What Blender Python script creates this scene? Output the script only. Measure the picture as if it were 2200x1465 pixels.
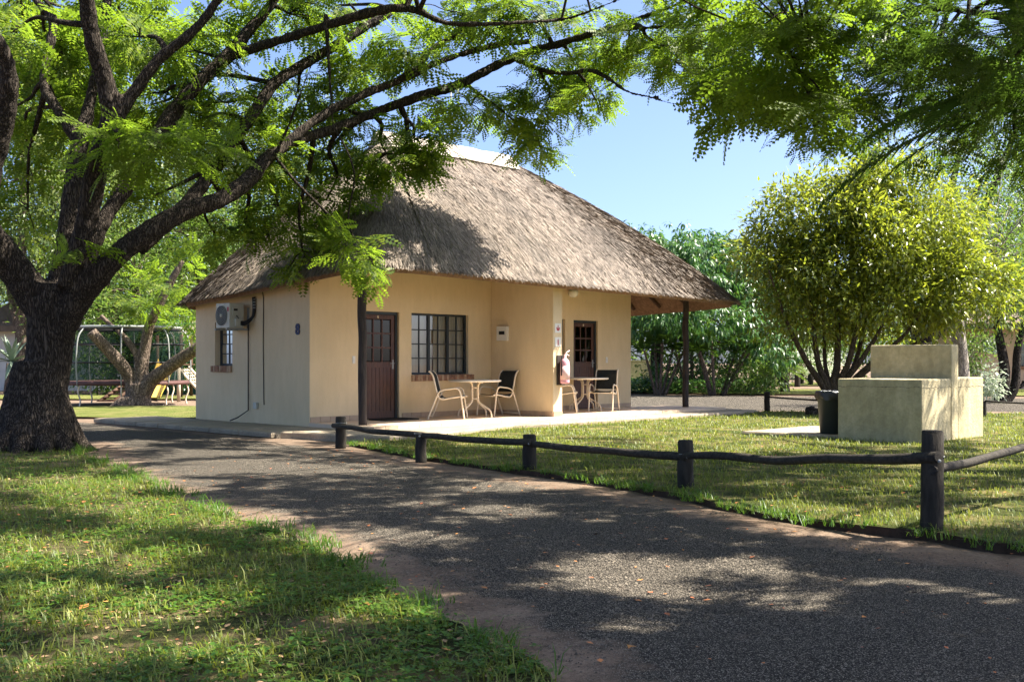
import bpy, bmesh, math, random
import numpy as np
from mathutils import Vector, Matrix, noise
from mathutils.geometry import delaunay_2d_cdt

for o in list(bpy.data.objects):
    bpy.data.objects.remove(o)
SC = bpy.context.scene
COL = SC.collection
rng = np.random.default_rng(7)
random.seed(7)
R = math.radians

# ------------------------------------------------------------------ camera, sky, sun, exposure
F, HZ, CH = 2333.0, 775.0, 1.30          # focal length in photo pixels, horizon row, eye height
cam = bpy.data.cameras.new('camera')
cam.sensor_width = 36.0
cam.lens = F / 2200 * 36
cam.shift_y = (HZ - 732.5) / 2200
cam.clip_start = 0.1
cam.clip_end = 1500
camo = bpy.data.objects.new('camera', cam)
COL.objects.link(camo)
camo.location = (0, 0, CH)
camo.rotation_euler = (R(90), 0, 0)
SC.camera = camo

SUN = Vector((0.70, 0.03, 1.0)).normalized()
elev = math.asin(SUN.z)
w = bpy.data.worlds.new('World')
SC.world = w
w.use_nodes = True
nt = w.node_tree
for n in list(nt.nodes):
    nt.nodes.remove(n)
sky = nt.nodes.new('ShaderNodeTexSky')
sky.sky_type = 'NISHITA'
sky.sun_disc = False
sky.sun_elevation = elev
sky.sun_rotation = math.atan2(SUN.x, SUN.y)
sky.air_density = 0.48
sky.dust_density = 2.5
sky.ozone_density = 5.0
bg = nt.nodes.new('ShaderNodeBackground')
bg.inputs['Strength'].default_value = 0.105
wo = nt.nodes.new('ShaderNodeOutputWorld')
nt.links.new(sky.outputs[0], bg.inputs[0])
nt.links.new(bg.outputs[0], wo.inputs[0])

sl = bpy.data.lights.new('sun', 'SUN')
sl.energy = 5.0
sl.angle = R(0.5)
sl.color = (1.0, 0.93, 0.82)
so = bpy.data.objects.new('sun', sl)
COL.objects.link(so)
so.rotation_euler = (-SUN).to_track_quat('-Z', 'Y').to_euler()
so.location = (20, 0, 30)

SC.view_settings.view_transform = 'Standard'
SC.view_settings.look = 'None'
SC.view_settings.exposure = 1.98
SC.view_settings.gamma = 1.0
SC.view_settings.use_curve_mapping = False
SC.cycles.max_bounces = 8
SC.cycles.transparent_max_bounces = 8
SC.cycles.use_denoising = True

# ------------------------------------------------------------------ helpers
def P(px, py, d):
    """point seen at photo pixel (px,py) at depth d metres"""
    return Vector(((px - 1100) / F * d, d, CH + (HZ - py) / F * d))

def G(px, py, h=0.0):
    """point on the level h seen at photo pixel"""
    d = F * (CH - h) / (py - HZ)
    return Vector(((px - 1100) / F * d, d, h))

def link(o, parent=None):
    COL.objects.link(o)
    if parent is not None:
        o.parent = parent
    return o

def tag(o, label=None, cat=None, group=None, kind=None):
    if label: o['label'] = label
    if cat: o['category'] = cat
    if group: o['group'] = group
    if kind: o['kind'] = kind
    return o

def thing(name, label, cat, loc=(0, 0, 0), rz=0.0, group=None):
    o = bpy.data.objects.new(name, None)
    o.empty_display_size = 0.2
    link(o)
    o.location = loc
    o.rotation_euler = (0, 0, rz)
    return tag(o, label, cat, group)

class MB:
    def __init__(s):
        s.v, s.f, s.sm = [], [], []
    def add(s, vs, fs, smooth=False):
        b = len(s.v)
        s.v.extend([tuple(x) for x in vs])
        s.f.extend([tuple(i + b for i in f) for f in fs])
        s.sm.extend([smooth] * len(fs))
        return s
    def box(s, x0, x1, y0, y1, z0, z1, M=None):
        vs = [(x, y, z) for z in (z0, z1) for y in (y0, y1) for x in (x0, x1)]
        if M is not None:
            vs = [M @ Vector(q) for q in vs]
        return s.add(vs, [(0, 2, 3, 1), (4, 5, 7, 6), (0, 1, 5, 4), (2, 6, 7, 3), (0, 4, 6, 2), (1, 3, 7, 5)])
    def tube(s, pts, rad, sides=8, cap=True, smooth=True, jit=0.0):
        pts = [Vector(p) for p in pts]
        n = len(pts)
        if not hasattr(rad, '__len__'):
            rad = [rad] * n
        t0 = (pts[1] - pts[0]).normalized()
        a = Vector((0, 0, 1)) if abs(t0.z) < 0.9 else Vector((1, 0, 0))
        nrm = t0.cross(a).normalized()
        vs = []
        for i in range(n):
            t = (pts[min(i + 1, n - 1)] - pts[max(i - 1, 0)]).normalized()
            nrm = (nrm - t * nrm.dot(t)).normalized()
            b = t.cross(nrm)
            for k in range(sides):
                an = 2 * math.pi * k / sides
                r = rad[i] * (1 + (random.uniform(-jit, jit) if jit else 0))
                vs.append(pts[i] + (nrm * math.cos(an) + b * math.sin(an)) * r)
        fs = []
        for i in range(n - 1):
            for k in range(sides):
                k2 = (k + 1) % sides
                fs.append((i * sides + k, i * sides + k2, (i + 1) * sides + k2, (i + 1) * sides + k))
        s.add(vs, fs, smooth)
        if cap:
            b0 = len(s.v) - len(vs)
            s.f.append(tuple(b0 + k for k in reversed(range(sides)))); s.sm.append(False)
            s.f.append(tuple(b0 + (n - 1) * sides + k for k in range(sides))); s.sm.append(False)
        return s
    def lathe(s, prof, sides=24, M=None, smooth=True):
        vs = []
        for r, z in prof:
            for k in range(sides):
                an = 2 * math.pi * k / sides
                q = Vector((r * math.cos(an), r * math.sin(an), z))
                vs.append(M @ q if M is not None else q)
        fs = []
        for i in range(len(prof) - 1):
            for k in range(sides):
                k2 = (k + 1) % sides
                fs.append((i * sides + k, i * sides + k2, (i + 1) * sides + k2, (i + 1) * sides + k))
        fs.append(tuple(reversed(range(sides))))
        fs.append(tuple((len(prof) - 1) * sides + k for k in range(sides)))
        return s.add(vs, fs, smooth)
    def obj(s, name, m, parent=None, bevel=0.0, kind=None):
        me = bpy.data.meshes.new(name)
        me.from_pydata(s.v, [], s.f)
        me.polygons.foreach_set('use_smooth', s.sm)
        me.materials.append(m)
        o = link(bpy.data.objects.new(name, me), parent)
        if bevel:
            bv = o.modifiers.new('bevel', 'BEVEL')
            bv.width = bevel; bv.segments = 2; bv.limit_method = 'ANGLE'
        if kind: o['kind'] = kind
        return o

def npmesh(name, V, Fc, m, parent=None, smooth=False, kind=None):
    """V (n,3), Fc (k,c) with a constant corner count"""
    V = np.ascontiguousarray(V, dtype=np.float32)
    Fc = np.ascontiguousarray(Fc, dtype=np.int32)
    me = bpy.data.meshes.new(name)
    me.vertices.add(len(V)); me.vertices.foreach_set('co', V.ravel())
    c = Fc.shape[1]
    me.loops.add(Fc.size); me.loops.foreach_set('vertex_index', Fc.ravel())
    me.polygons.add(len(Fc)); me.polygons.foreach_set('loop_start', np.arange(0, Fc.size, c, dtype=np.int32))
    me.update(calc_edges=True)
    if smooth:
        me.polygons.foreach_set('use_smooth', np.ones(len(Fc), dtype=bool))
    me.materials.append(m)
    o = link(bpy.data.objects.new(name, me), parent)
    if kind: o['kind'] = kind
    return o

def catmull(pts, per=6):
    """smooth a list of (Vector, radius)"""
    out = []
    n = len(pts)
    for i in range(n - 1):
        p = [pts[max(i - 1, 0)], pts[i], pts[i + 1], pts[min(i + 2, n - 1)]]
        for k in range(per):
            t = k / per
            f = [-.5 * t + t * t - .5 * t ** 3, 1 - 2.5 * t * t + 1.5 * t ** 3, .5 * t + 2 * t * t - 1.5 * t ** 3, -.5 * t * t + .5 * t ** 3]
            v = Vector((0, 0, 0)); r = 0
            for a, b in zip(p, f):
                v += a[0] * b; r += a[1] * b
            out.append((v, max(r, .002)))
    out.append(pts[-1])
    return out

# ------------------------------------------------------------------ materials
def newmat(name):
    m = bpy.data.materials.new(name)
    m.use_nodes = True
    t = m.node_tree
    for n in list(t.nodes):
        t.nodes.remove(n)
    out = t.nodes.new('ShaderNodeOutputMaterial')
    return m, t, out

def N(t, typ, **kw):
    n = t.nodes.new(typ)
    for k, v in kw.items():
        if k.startswith('i_'):
            n.inputs[k[2:].replace('_', ' ')].default_value = v
        else:
            setattr(n, k, v)
    return n

def c4(c): return (c[0], c[1], c[2], 1.0)

def coords(t, stretch=(1, 1, 1), obj=True):
    tc = N(t, 'ShaderNodeTexCoord')
    mp = N(t, 'ShaderNodeMapping')
    mp.inputs['Scale'].default_value = stretch
    t.links.new(tc.outputs['Object' if obj else 'Generated'], mp.inputs['Vector'])
    return mp.outputs['Vector']

def ramp(t, src, stops):
    r = N(t, 'ShaderNodeValToRGB')
    e = r.color_ramp.elements
    while len(e) < len(stops):
        e.new(0.5)
    for k, (pos, col) in enumerate(stops):
        e[k].position = pos; e[k].color = c4(col)
    t.links.new(src, r.inputs['Fac'])
    return r.outputs['Color']

def mixc(t, fac, a, b, blend='MIX'):
    m = N(t, 'ShaderNodeMix', data_type='RGBA', blend_type=blend)
    for sock, v in ((m.inputs[0], fac), (m.inputs[6], a), (m.inputs[7], b)):
        if isinstance(v, (int, float)): sock.default_value = v
        elif isinstance(v, tuple): sock.default_value = c4(v)
        else: t.links.new(v, sock)
    return m.outputs[2]

def noise_fac(t, vec, scale, detail=5, rough=.6):
    n = N(t, 'ShaderNodeTexNoise')
    n.inputs['Scale'].default_value = scale
    n.inputs['Detail'].default_value = detail
    n.inputs['Roughness'].default_value = rough
    t.links.new(vec, n.inputs['Vector'])
    return n.outputs['Fac']

def add_bump(t, bsdf, height, strength, dist):
    b = N(t, 'ShaderNodeBump')
    b.inputs['Strength'].default_value = strength
    b.inputs['Distance'].default_value = dist
    t.links.new(height, b.inputs['Height'])
    t.links.new(b.outputs[0], bsdf.inputs['Normal'])

def mk(name, c1, c2=None, scale=4, stretch=(1, 1, 1), rough=.8, spec=.25, bscale=60, bump=0.0, bdist=.01, island=0.0, metal=0.0, lo=.35, hi=.65, fine=None, streak=0.0):
    m, t, out = newmat(name)
    b = N(t, 'ShaderNodeBsdfPrincipled')
    b.inputs['Roughness'].default_value = rough
    b.inputs['Specular IOR Level'].default_value = spec
    b.inputs['Metallic'].default_value = metal
    vec = coords(t, stretch)
    c2 = c2 or tuple(x * .85 for x in c1)
    col = ramp(t, noise_fac(t, vec, scale), [(lo, c1), (hi, c2)])
    if fine:
        col = mixc(t, fine[1], col, ramp(t, noise_fac(t, vec, fine[0], 3), [(.4, (0.45, 0.45, 0.45)), (.6, (1.3, 1.3, 1.3))]), 'MULTIPLY')
    if streak:          # rain streaks and blotches
        sv = coords(t, (3.5, 3.5, .8))
        col = mixc(t, streak, col, ramp(t, noise_fac(t, sv, 1.3, 7, .75), [(.42, (.45, .43, .36)), (.62, (1.08, 1.08, 1.08))]), 'MULTIPLY')
        col = mixc(t, streak, col, ramp(t, noise_fac(t, coords(t, (1, 1, 1)), 2.6, 8, .8), [(.36, (.5, .48, .42)), (.5, (1, 1, 1))]), 'MULTIPLY')
    if island:
        g = N(t, 'ShaderNodeNewGeometry')
        v = ramp(t, g.outputs['Random Per Island'], [(0, (1 - island,) * 3), (1, (1 + island,) * 3)])
        col = mixc(t, 1.0, col, v, 'MULTIPLY')
    t.links.new(col, b.inputs['Base Color'])
    if bump:
        add_bump(t, b, noise_fac(t, vec, bscale, 6, .65), bump, bdist)
    t.links.new(b.outputs[0], out.inputs[0])
    return m

def mkleaf(name, ca, cb, cc, tr=(.18, .30, .02), trf=.4, rough=.4, spec=.35, nscale=.6):
    """leaf colour differs from leaf to leaf; light shines through"""
    m, t, out = newmat(name)
    g = N(t, 'ShaderNodeNewGeometry')
    col = ramp(t, g.outputs['Random Per Island'], [(0, ca), (.55, cb), (.93, cc), (1, tuple(x * 1.25 for x in cc))])
    b = N(t, 'ShaderNodeBsdfPrincipled')
    b.inputs['Roughness'].default_value = rough
    b.inputs['Specular IOR Level'].default_value = spec
    t.links.new(col, b.inputs['Base Color'])
    tl = N(t, 'ShaderNodeBsdfTranslucent')
    tcol = mixc(t, .5, col, tr)
    tl_c = mixc(t, 1.0, tcol, (1.6, 1.6, 1.6), 'MULTIPLY')
    t.links.new(tl_c, tl.inputs['Color'])
    mx = N(t, 'ShaderNodeMixShader')
    mx.inputs[0].default_value = trf
    t.links.new(b.outputs[0], mx.inputs[1]); t.links.new(tl.outputs[0], mx.inputs[2])
    t.links.new(mx.outputs[0], out.inputs[0])
    return m

def mkbark(name, c1, c2, vs=(6, 6, 1.2), bump=.9, dist=.05, scale=3.0):
    m, t, out = newmat(name)
    b = N(t, 'ShaderNodeBsdfPrincipled')
    b.inputs['Roughness'].default_value = .9
    b.inputs['Specular IOR Level'].default_value = .12
    vec = coords(t, vs)
    f1 = noise_fac(t, vec, scale, 8, .7)
    vo = N(t, 'ShaderNodeTexVoronoi', feature='DISTANCE_TO_EDGE')
    vo.inputs['Scale'].default_value = scale * 1.1
    # bend the furrows
    nz = N(t, 'ShaderNodeTexNoise'); nz.inputs['Scale'].default_value = 2.0
    t.links.new(vec, nz.inputs['Vector'])
    ad = N(t, 'ShaderNodeMixRGB', blend_type='ADD'); ad.inputs[0].default_value = 1.6
    t.links.new(vec, ad.inputs[1]); t.links.new(nz.outputs['Color'], ad.inputs[2])
    t.links.new(ad.outputs[0], vo.inputs['Vector'])
    ed = N(t, 'ShaderNodeMapRange'); ed.inputs['From Max'].default_value = .25
    t.links.new(vo.outputs['Distance'], ed.inputs['Value'])
    col = mixc(t, f1, c1, c2)
    col = mixc(t, ed.outputs[0], tuple(x * .45 for x in c1), col)
    t.links.new(col, b.inputs['Base Color'])
    mu = N(t, 'ShaderNodeMath', operation='MULTIPLY_ADD')
    t.links.new(ed.outputs[0], mu.inputs[0]); mu.inputs[1].default_value = .7
    t.links.new(f1, mu.inputs[2])
    add_bump(t, b, mu.outputs[0], bump, dist)
    t.links.new(b.outputs[0], out.inputs[0])
    return m

MAT = {}
MAT['plaster'] = mk('plaster', (.75, .595, .375), (.70, .545, .335), scale=1.3, rough=.9, spec=.1, bscale=45, bump=.45, bdist=.014, streak=.10)
MAT['plaster_braai'] = mk('yellow_plaster', (.56, .48, .30), (.47, .40, .245), scale=2.2, rough=.9, spec=.1, bscale=22, bump=.6, bdist=.025, fine=(9, .2), streak=.28)
MAT['plaster_pink'] = mk('far_plaster', (.60, .45, .32), (.55, .41, .29), scale=1.5, rough=.9, spec=.1)
MAT['plaster_white'] = mk('white_plaster', (.72, .68, .62), (.6, .56, .5), scale=1.5, rough=.9, spec=.1)
MAT['tile'] = mk('skirting_tile', (.42, .30, .20), (.36, .26, .17), scale=9, rough=.5, spec=.4, island=.08)
MAT['floor_tile'] = mk('floor_tile', (.66, .50, .35), (.6, .45, .31), scale=6, rough=.55, spec=.3)
MAT['concrete'] = mk('concrete', (.36, .295, .21), (.27, .225, .16), scale=3.0, rough=.9, spec=.15, bscale=60, bump=.4, bdist=.01, fine=(30, .25))
MAT['concrete_edge'] = mk('rough_concrete', (.27, .225, .17), (.17, .145, .11), scale=8.0, rough=.95, spec=.1, bscale=30, bump=.8, bdist=.03)
MAT['brick'] = mk('brick', (.36, .20, .12), (.22, .115, .07), scale=14, rough=.9, spec=.1, bscale=60, bump=.5, island=.0)
MAT['brick_pale'] = mk('pale_brick', (.46, .31, .19), (.36, .23, .14), scale=14, rough=.9, spec=.1, bscale=60, bump=.5)
MAT['steel_dark'] = mk('dark_paint', (.016, .022, .026), (.02, .028, .03), rough=.45, spec=.4)
MAT['door_wood'] = mk('door_wood', (.10, .040, .024), (.045, .019, .013), scale=5, stretch=(9, 9, 1), rough=.5, spec=.4, bscale=20, bump=.3, bdist=.004)
MAT['pole_wood'] = mk('creosoted_pole', (.030, .024, .022), (.065, .05, .043), scale=4, stretch=(7, 7, 1), rough=.75, spec=.25, bscale=9, bump=.6, bdist=.015)
MAT['fence_wood'] = mk('tarred_fence_wood', (.020, .017, .013), (.046, .038, .028), scale=3, stretch=(6, 6, 1.4), rough=.8, spec=.2, bscale=9, bump=.8, bdist=.012)
MAT['rail_wood'] = mk('weathered_rail_wood', (.022, .019, .015), (.055, .047, .036), scale=3, stretch=(2, 9, 9), rough=.8, spec=.2, bscale=9, bump=.7, bdist=.01)
MAT['rafter'] = mk('rafter_wood', (.10, .055, .032), (.06, .035, .022), scale=4, stretch=(3, 3, 3), rough=.8, spec=.2)
MAT['white_paint'] = mk('cream_metal_paint', (.74, .63, .47), (.70, .59, .44), rough=.35, spec=.45)
MAT['table_white'] = mk('table_paint', (.78, .70, .58), (.72, .65, .53), rough=.35, spec=.45)
MAT['sling'] = mk('sling_fabric', (.024, .026, .024), (.034, .036, .033), scale=40, rough=.8, spec=.2, bscale=300, bump=.2, bdist=.002)
MAT['white'] = mk('white_plastic', (.75, .72, .66), (.70, .67, .6), rough=.4, spec=.4)
MAT['grey_metal'] = mk('grey_metal', (.30, .31, .29), (.24, .25, .24), rough=.5, spec=.4)
MAT['ac_body'] = mk('aged_white_metal', (.58, .55, .44), (.42, .40, .32), scale=6, rough=.5, spec=.4)
MAT['ac_side'] = mk('aged_side_metal', (.50, .50, .42), (.44, .44, .37), scale=6, rough=.5, spec=.4)
MAT['ac_grille'] = mk('fan_grille', (.10, .10, .09), (.13, .13, .12), rough=.5)
MAT['black'] = mk('black_rubber', (.010, .010, .011), (.016, .016, .017), rough=.6, spec=.3)
MAT['blue'] = mk('blue_plastic', (.005, .016, .07), (.006, .018, .08), rough=.4)
MAT['red'] = mk('red_print', (.42, .04, .05), (.38, .035, .045), rough=.5)
MAT['pink'] = mk('faded_red_cylinder', (.80, .40, .45), (.76, .35, .41), scale=2, rough=.35, spec=.5)
MAT['pink_pale'] = mk('faded_label', (.82, .55, .52), (.8, .5, .48), rough=.5)
MAT['opal'] = mk('opal_globe', (.74, .72, .64), (.72, .70, .62), rough=.15, spec=.5)
MAT['bin'] = mk('bin_plastic', (.028, .034, .030), (.02, .025, .022), scale=3, rough=.5, spec=.35)
MAT['bag'] = mk('bin_bag', (.010, .011, .012), (.013, .014, .016), rough=.28, spec=.6, bscale=25, bump=.5, bdist=.02)
MAT['curtain'] = mk('curtain', (.74, .70, .64), (.58, .54, .50), scale=9, stretch=(3, 1, .1), rough=.9)
MAT['curtain_dark'] = mk('brown_curtain', (.10, .05, .045), (.06, .03, .03), scale=9, stretch=(3, 1, .1), rough=.9)
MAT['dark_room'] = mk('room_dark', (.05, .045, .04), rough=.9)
MAT['ridge'] = mk('ridge_cement', (.52, .455, .39), (.42, .37, .315), scale=3, rough=.85, bscale=30, bump=.4, fine=(14, .3), streak=.35)
MAT['reed'] = mk('thatch_reed', (.24, .195, .153), (.15, .124, .10), scale=1.2, rough=.75, spec=.25, island=.55)
MAT['thatch_base'] = mk('thatch_shell', (.22, .17, .13), (.13, .10, .08), scale=2.0, rough=.9, spec=.1, bscale=40, bump=.8, bdist=.03)
MAT['reed_under'] = mk('reed_underside', (.31, .19, .12), (.19, .115, .07), scale=5, stretch=(3, 3, 1), rough=.85, spec=.15, fine=(20, .5))
MAT['bark_dark'] = mkbark('dark_furrowed_bark', (.040, .032, .025), (.155, .125, .098), vs=(8.5, 8.5, 1.25), bump=1.0, dist=.06, scale=3.4)
MAT['bark_grey'] = mkbark('grey_bark', (.14, .105, .08), (.26, .20, .155), vs=(4, 4, 2), bump=.5, dist=.03)
MAT['bark_brown'] = mkbark('brown_bark', (.075, .055, .04), (.15, .115, .08), vs=(8, 8, 2), bump=.6, dist=.02)
MAT['bark_white'] = mkbark('pale_bark', (.30, .26, .21), (.42, .37, .31), vs=(4, 4, 2), bump=.4, dist=.02)
MAT['leaf_main'] = mkleaf('feathery_leaf', (.022, .050, .010), (.068, .108, .012), (.15, .19, .016), tr=(.23, .36, .02), trf=.46, rough=.5, spec=.22)
MAT['leaf_dark'] = mkleaf('dark_feathery_leaf', (.028, .060, .012), (.048, .085, .014), (.09, .12, .016), tr=(.12, .21, .02), trf=.36, spec=.25)
MAT['leaf_round'] = mkleaf('olive_leaf', (.032, .065, .014), (.105, .140, .020), (.22, .23, .025), tr=(.32, .37, .02), trf=.42, rough=.28, spec=.55)
MAT['leaf_broad'] = mkleaf('glossy_green_leaf', (.022, .075, .020), (.040, .105, .024), (.09, .16, .030), tr=(.10, .22, .03), trf=.3, rough=.36, spec=.45)
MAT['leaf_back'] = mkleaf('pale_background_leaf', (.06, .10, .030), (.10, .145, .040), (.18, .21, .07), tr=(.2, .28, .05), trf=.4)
MAT['leaf_mid'] = mkleaf('mid_green_leaf', (.035, .08, .016), (.06, .11, .018), (.12, .16, .03), tr=(.16, .26, .03), trf=.4)
MAT['frond'] = mkleaf('palm_frond', (.015, .04, .008), (.025, .06, .010), (.05, .09, .012), tr=(.09, .16, .01), trf=.3, rough=.6, spec=.15)
MAT['frond_light'] = mkleaf('bright_frond', (.05, .10, .012), (.09, .15, .015), (.14, .19, .02), tr=(.2, .3, .02), trf=.4)
MAT['grass'] = mkleaf('grass_blade', (.055, .09, .014), (.10, .14, .018), (.21, .225, .05), tr=(.27, .30, .03), trf=.35, rough=.5)
MAT['weed'] = mkleaf('weed_leaf', (.030, .085, .012), (.055, .125, .014), (.11, .17, .018), tr=(.16, .3, .02), trf=.35, rough=.45)
MAT['agave'] = mk('agave_leaf', (.22, .28, .20), (.15, .21, .14), rough=.5)
MAT['litter'] = mk('dead_leaf', (.34, .22, .11), (.22, .14, .075), rough=.8, island=.5)
MAT['litter_red'] = mk('fallen_red_leaf', (.40, .10, .05), (.38, .2, .05), rough=.7, island=.4)
MAT['stone'] = mk('gravel_stone', (.14, .118, .09), (.085, .073, .056), rough=.85, spec=.2, island=.55)
MAT['red_pad'] = mk('red_pad', (.10, .05, .042), (.075, .036, .03), rough=.7)
MAT['yellow'] = mk('yellow_slide', (.72, .50, .10), (.66, .44, .08), rough=.4, spec=.4)
MAT['rope'] = mk('pale_rope', (.60, .50, .36), (.5, .41, .29), rough=.9)
MAT['green_wall'] = mk('green_sheet', (.02, .07, .05), (.03, .09, .06), scale=2, rough=.8)
MAT['boulder'] = mk('tan_rock', (.42, .33, .25), (.3, .23, .17), scale=3, rough=.9, bscale=12, bump=.6, bdist=.04)
MAT['dish'] = mk('dish_paint', (.62, .62, .6), rough=.5)
MAT['mat_fibre'] = mk('mat_fibre', (.02, .016, .013), rough=.95)
MAT['white_flower'] = mkleaf('white_green_leaf', (.3, .36, .24), (.45, .48, .36), (.6, .6, .5), tr=(.4, .5, .3), trf=.35)

def glass_mat(name, tint, refl=.22):
    m, t, out = newmat(name)
    tr = N(t, 'ShaderNodeBsdfTransparent'); tr.inputs['Color'].default_value = c4(tint)
    gl = N(t, 'ShaderNodeBsdfGlossy'); gl.inputs['Roughness'].default_value = .02
    fr = N(t, 'ShaderNodeFresnel'); fr.inputs['IOR'].default_value = 1.5
    ad = N(t, 'ShaderNodeMath', operation='ADD'); ad.inputs[1].default_value = refl
    t.links.new(fr.outputs[0], ad.inputs[0])
    mx = N(t, 'ShaderNodeMixShader')
    t.links.new(ad.outputs[0], mx.inputs[0]); t.links.new(tr.outputs[0], mx.inputs[1]); t.links.new(gl.outputs[0], mx.inputs[2])
    t.links.new(mx.outputs[0], out.inputs[0])
    return m
MAT['glass'] = glass_mat('window_glass', (.75, .78, .76), .10)
MAT['glass_dark'] = glass_mat('door_glass', (.16, .21, .17), .0)

def net_mat(name, col, fac):
    m, t, out = newmat(name)
    d = N(t, 'ShaderNodeBsdfDiffuse'); d.inputs['Color'].default_value = c4(col)
    tr = N(t, 'ShaderNodeBsdfTransparent')
    mx = N(t, 'ShaderNodeMixShader'); mx.inputs[0].default_value = fac
    t.links.new(tr.outputs[0], mx.inputs[1]); t.links.new(d.outputs[0], mx.inputs[2])
    t.links.new(mx.outputs[0], out.inputs[0])
    return m
MAT['net'] = net_mat('safety_net', (.01, .022, .018), .52)
MAT['net_green'] = net_mat('green_shade_net', (.10, .30, .20), .75)

# ground: reddish sandy earth; gravel where the road's 'gravel' attribute says so
def earth_mat(name, gravel):
    m, t, out = newmat(name)
    b = N(t, 'ShaderNodeBsdfPrincipled')
    b.inputs['Roughness'].default_value = .95
    b.inputs['Specular IOR Level'].default_value = .1
    vec = coords(t)
    dirt = ramp(t, noise_fac(t, vec, 1.7, 8, .7), [(.3, (.100, .068, .047)), (.5, (.165, .118, .083)), (.72, (.24, .178, .13))])
    dirt = mixc(t, .5, dirt, ramp(t, noise_fac(t, vec, 45, 4, .7), [(.38, (.5, .5, .5)), (.62, (1.35, 1.35, 1.35))]), 'MULTIPLY')
    col = dirt
    h = noise_fac(t, vec, 60, 6, .7)
    if gravel:
        vo = N(t, 'ShaderNodeTexVoronoi'); vo.inputs['Scale'].default_value = 140
        t.links.new(vec, vo.inputs['Vector'])
        hs = N(t, 'ShaderNodeSeparateColor'); t.links.new(vo.outputs['Color'], hs.inputs[0])
        gr = ramp(t, hs.outputs[0], [(0, (.034, .030, .023)), (.4, (.105, .092, .072)), (.75, (.24, .208, .165)), (1, (.45, .39, .31))])
        gr = mixc(t, ramp(t, vo.outputs['Distance'], [(.25, (0, 0, 0)), (.62, (1, 1, 1))]), gr, (.02, .018, .015))
        at = N(t, 'ShaderNodeAttribute'); at.attribute_name = 'gravel'
        nf = noise_fac(t, vec, 2.6, 7, .7)
        s = N(t, 'ShaderNodeMath', operation='ADD'); t.links.new(at.outputs['Fac'], s.inputs[0]); t.links.new(nf, s.inputs[1])
        mk_ = ramp(t, s.outputs[0], [(.80, (0, 0, 0)), (1.12 if False else .99, (1, 1, 1))])
        col = mixc(t, mk_, dirt, gr)
        inv = N(t, 'ShaderNodeMath', operation='SUBTRACT'); inv.inputs[0].default_value = 1.0
        t.links.new(vo.outputs['Distance'], inv.inputs[1])
        h = mixc(t, mk_, h, inv.outputs[0])
    t.links.new(col, b.inputs['Base Color'])
    add_bump(t, b, h, .7, .014)
    t.links.new(b.outputs[0], out.inputs[0])
    return m
MAT['earth'] = earth_mat('sandy_earth', False)
MAT['road'] = earth_mat('gravel_and_earth', True)

def lawn_mat(name, g1, g2, dry):
    m, t, out = newmat(name)
    b = N(t, 'ShaderNodeBsdfPrincipled')
    b.inputs['Roughness'].default_value = .95
    b.inputs['Specular IOR Level'].default_value = .08
    vec = coords(t)
    a = ramp(t, noise_fac(t, vec, 35, 5, .7), [(.3, g1), (.7, g2)])
    a = mixc(t, ramp(t, noise_fac(t, vec, 1.6, 8, .72), [(.45, (0, 0, 0)), (.68, (1, 1, 1))]), a, dry)
    a = mixc(t, .7, a, ramp(t, noise_fac(t, vec, 130, 3, .7), [(.35, (.4, .4, .4)), (.65, (1.4, 1.4, 1.4))]), 'MULTIPLY')
    t.links.new(a, b.inputs['Base Color'])
    add_bump(t, b, noise_fac(t, vec, 90, 6, .7), 1.0, .04)
    t.links.new(b.outputs[0], out.inputs[0])
    return m
MAT['lawn'] = lawn_mat('turf', (.035, .055, .012), (.10, .115, .03), (.30, .24, .10))
MAT['lawn_left'] = lawn_mat('weedy_turf', (.028, .045, .012), (.08, .085, .03), (.30, .225, .12))
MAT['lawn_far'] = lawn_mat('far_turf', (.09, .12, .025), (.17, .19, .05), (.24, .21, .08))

# ------------------------------------------------------------------ ground, road, lawns
def inside(poly, X, Y):
    c = np.zeros(X.shape, bool)
    n = len(poly)
    for i in range(n):
        x1, y1 = poly[i]; x2, y2 = poly[(i + 1) % n]
        cond = ((y1 > Y) != (y2 > Y))
        with np.errstate(divide='ignore', invalid='ignore'):
            xi = (x2 - x1) * (Y - y1) / (y2 - y1 + 1e-12) + x1
        c ^= cond & (X < xi)
    return c

def edge_dist(poly, X, Y):
    d = np.full(X.shape, 1e9)
    n = len(poly)
    for i in range(n):
        a = np.array(poly[i]); b = np.array(poly[(i + 1) % n])
        ab = b - a
        t = np.clip(((X - a[0]) * ab[0] + (Y - a[1]) * ab[1]) / (ab @ ab + 1e-12), 0, 1)
        d = np.minimum(d, np.hypot(X - a[0] - t * ab[0], Y - a[1] - t * ab[1]))
    return d

gm = MB(); gm.add([(-300, -60, 0), (300, -60, 0), (300, 500, 0), (-300, 500, 0)], [(0, 1, 2, 3)])
tag(gm.obj('ground', MAT['earth']), kind='structure')

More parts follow.
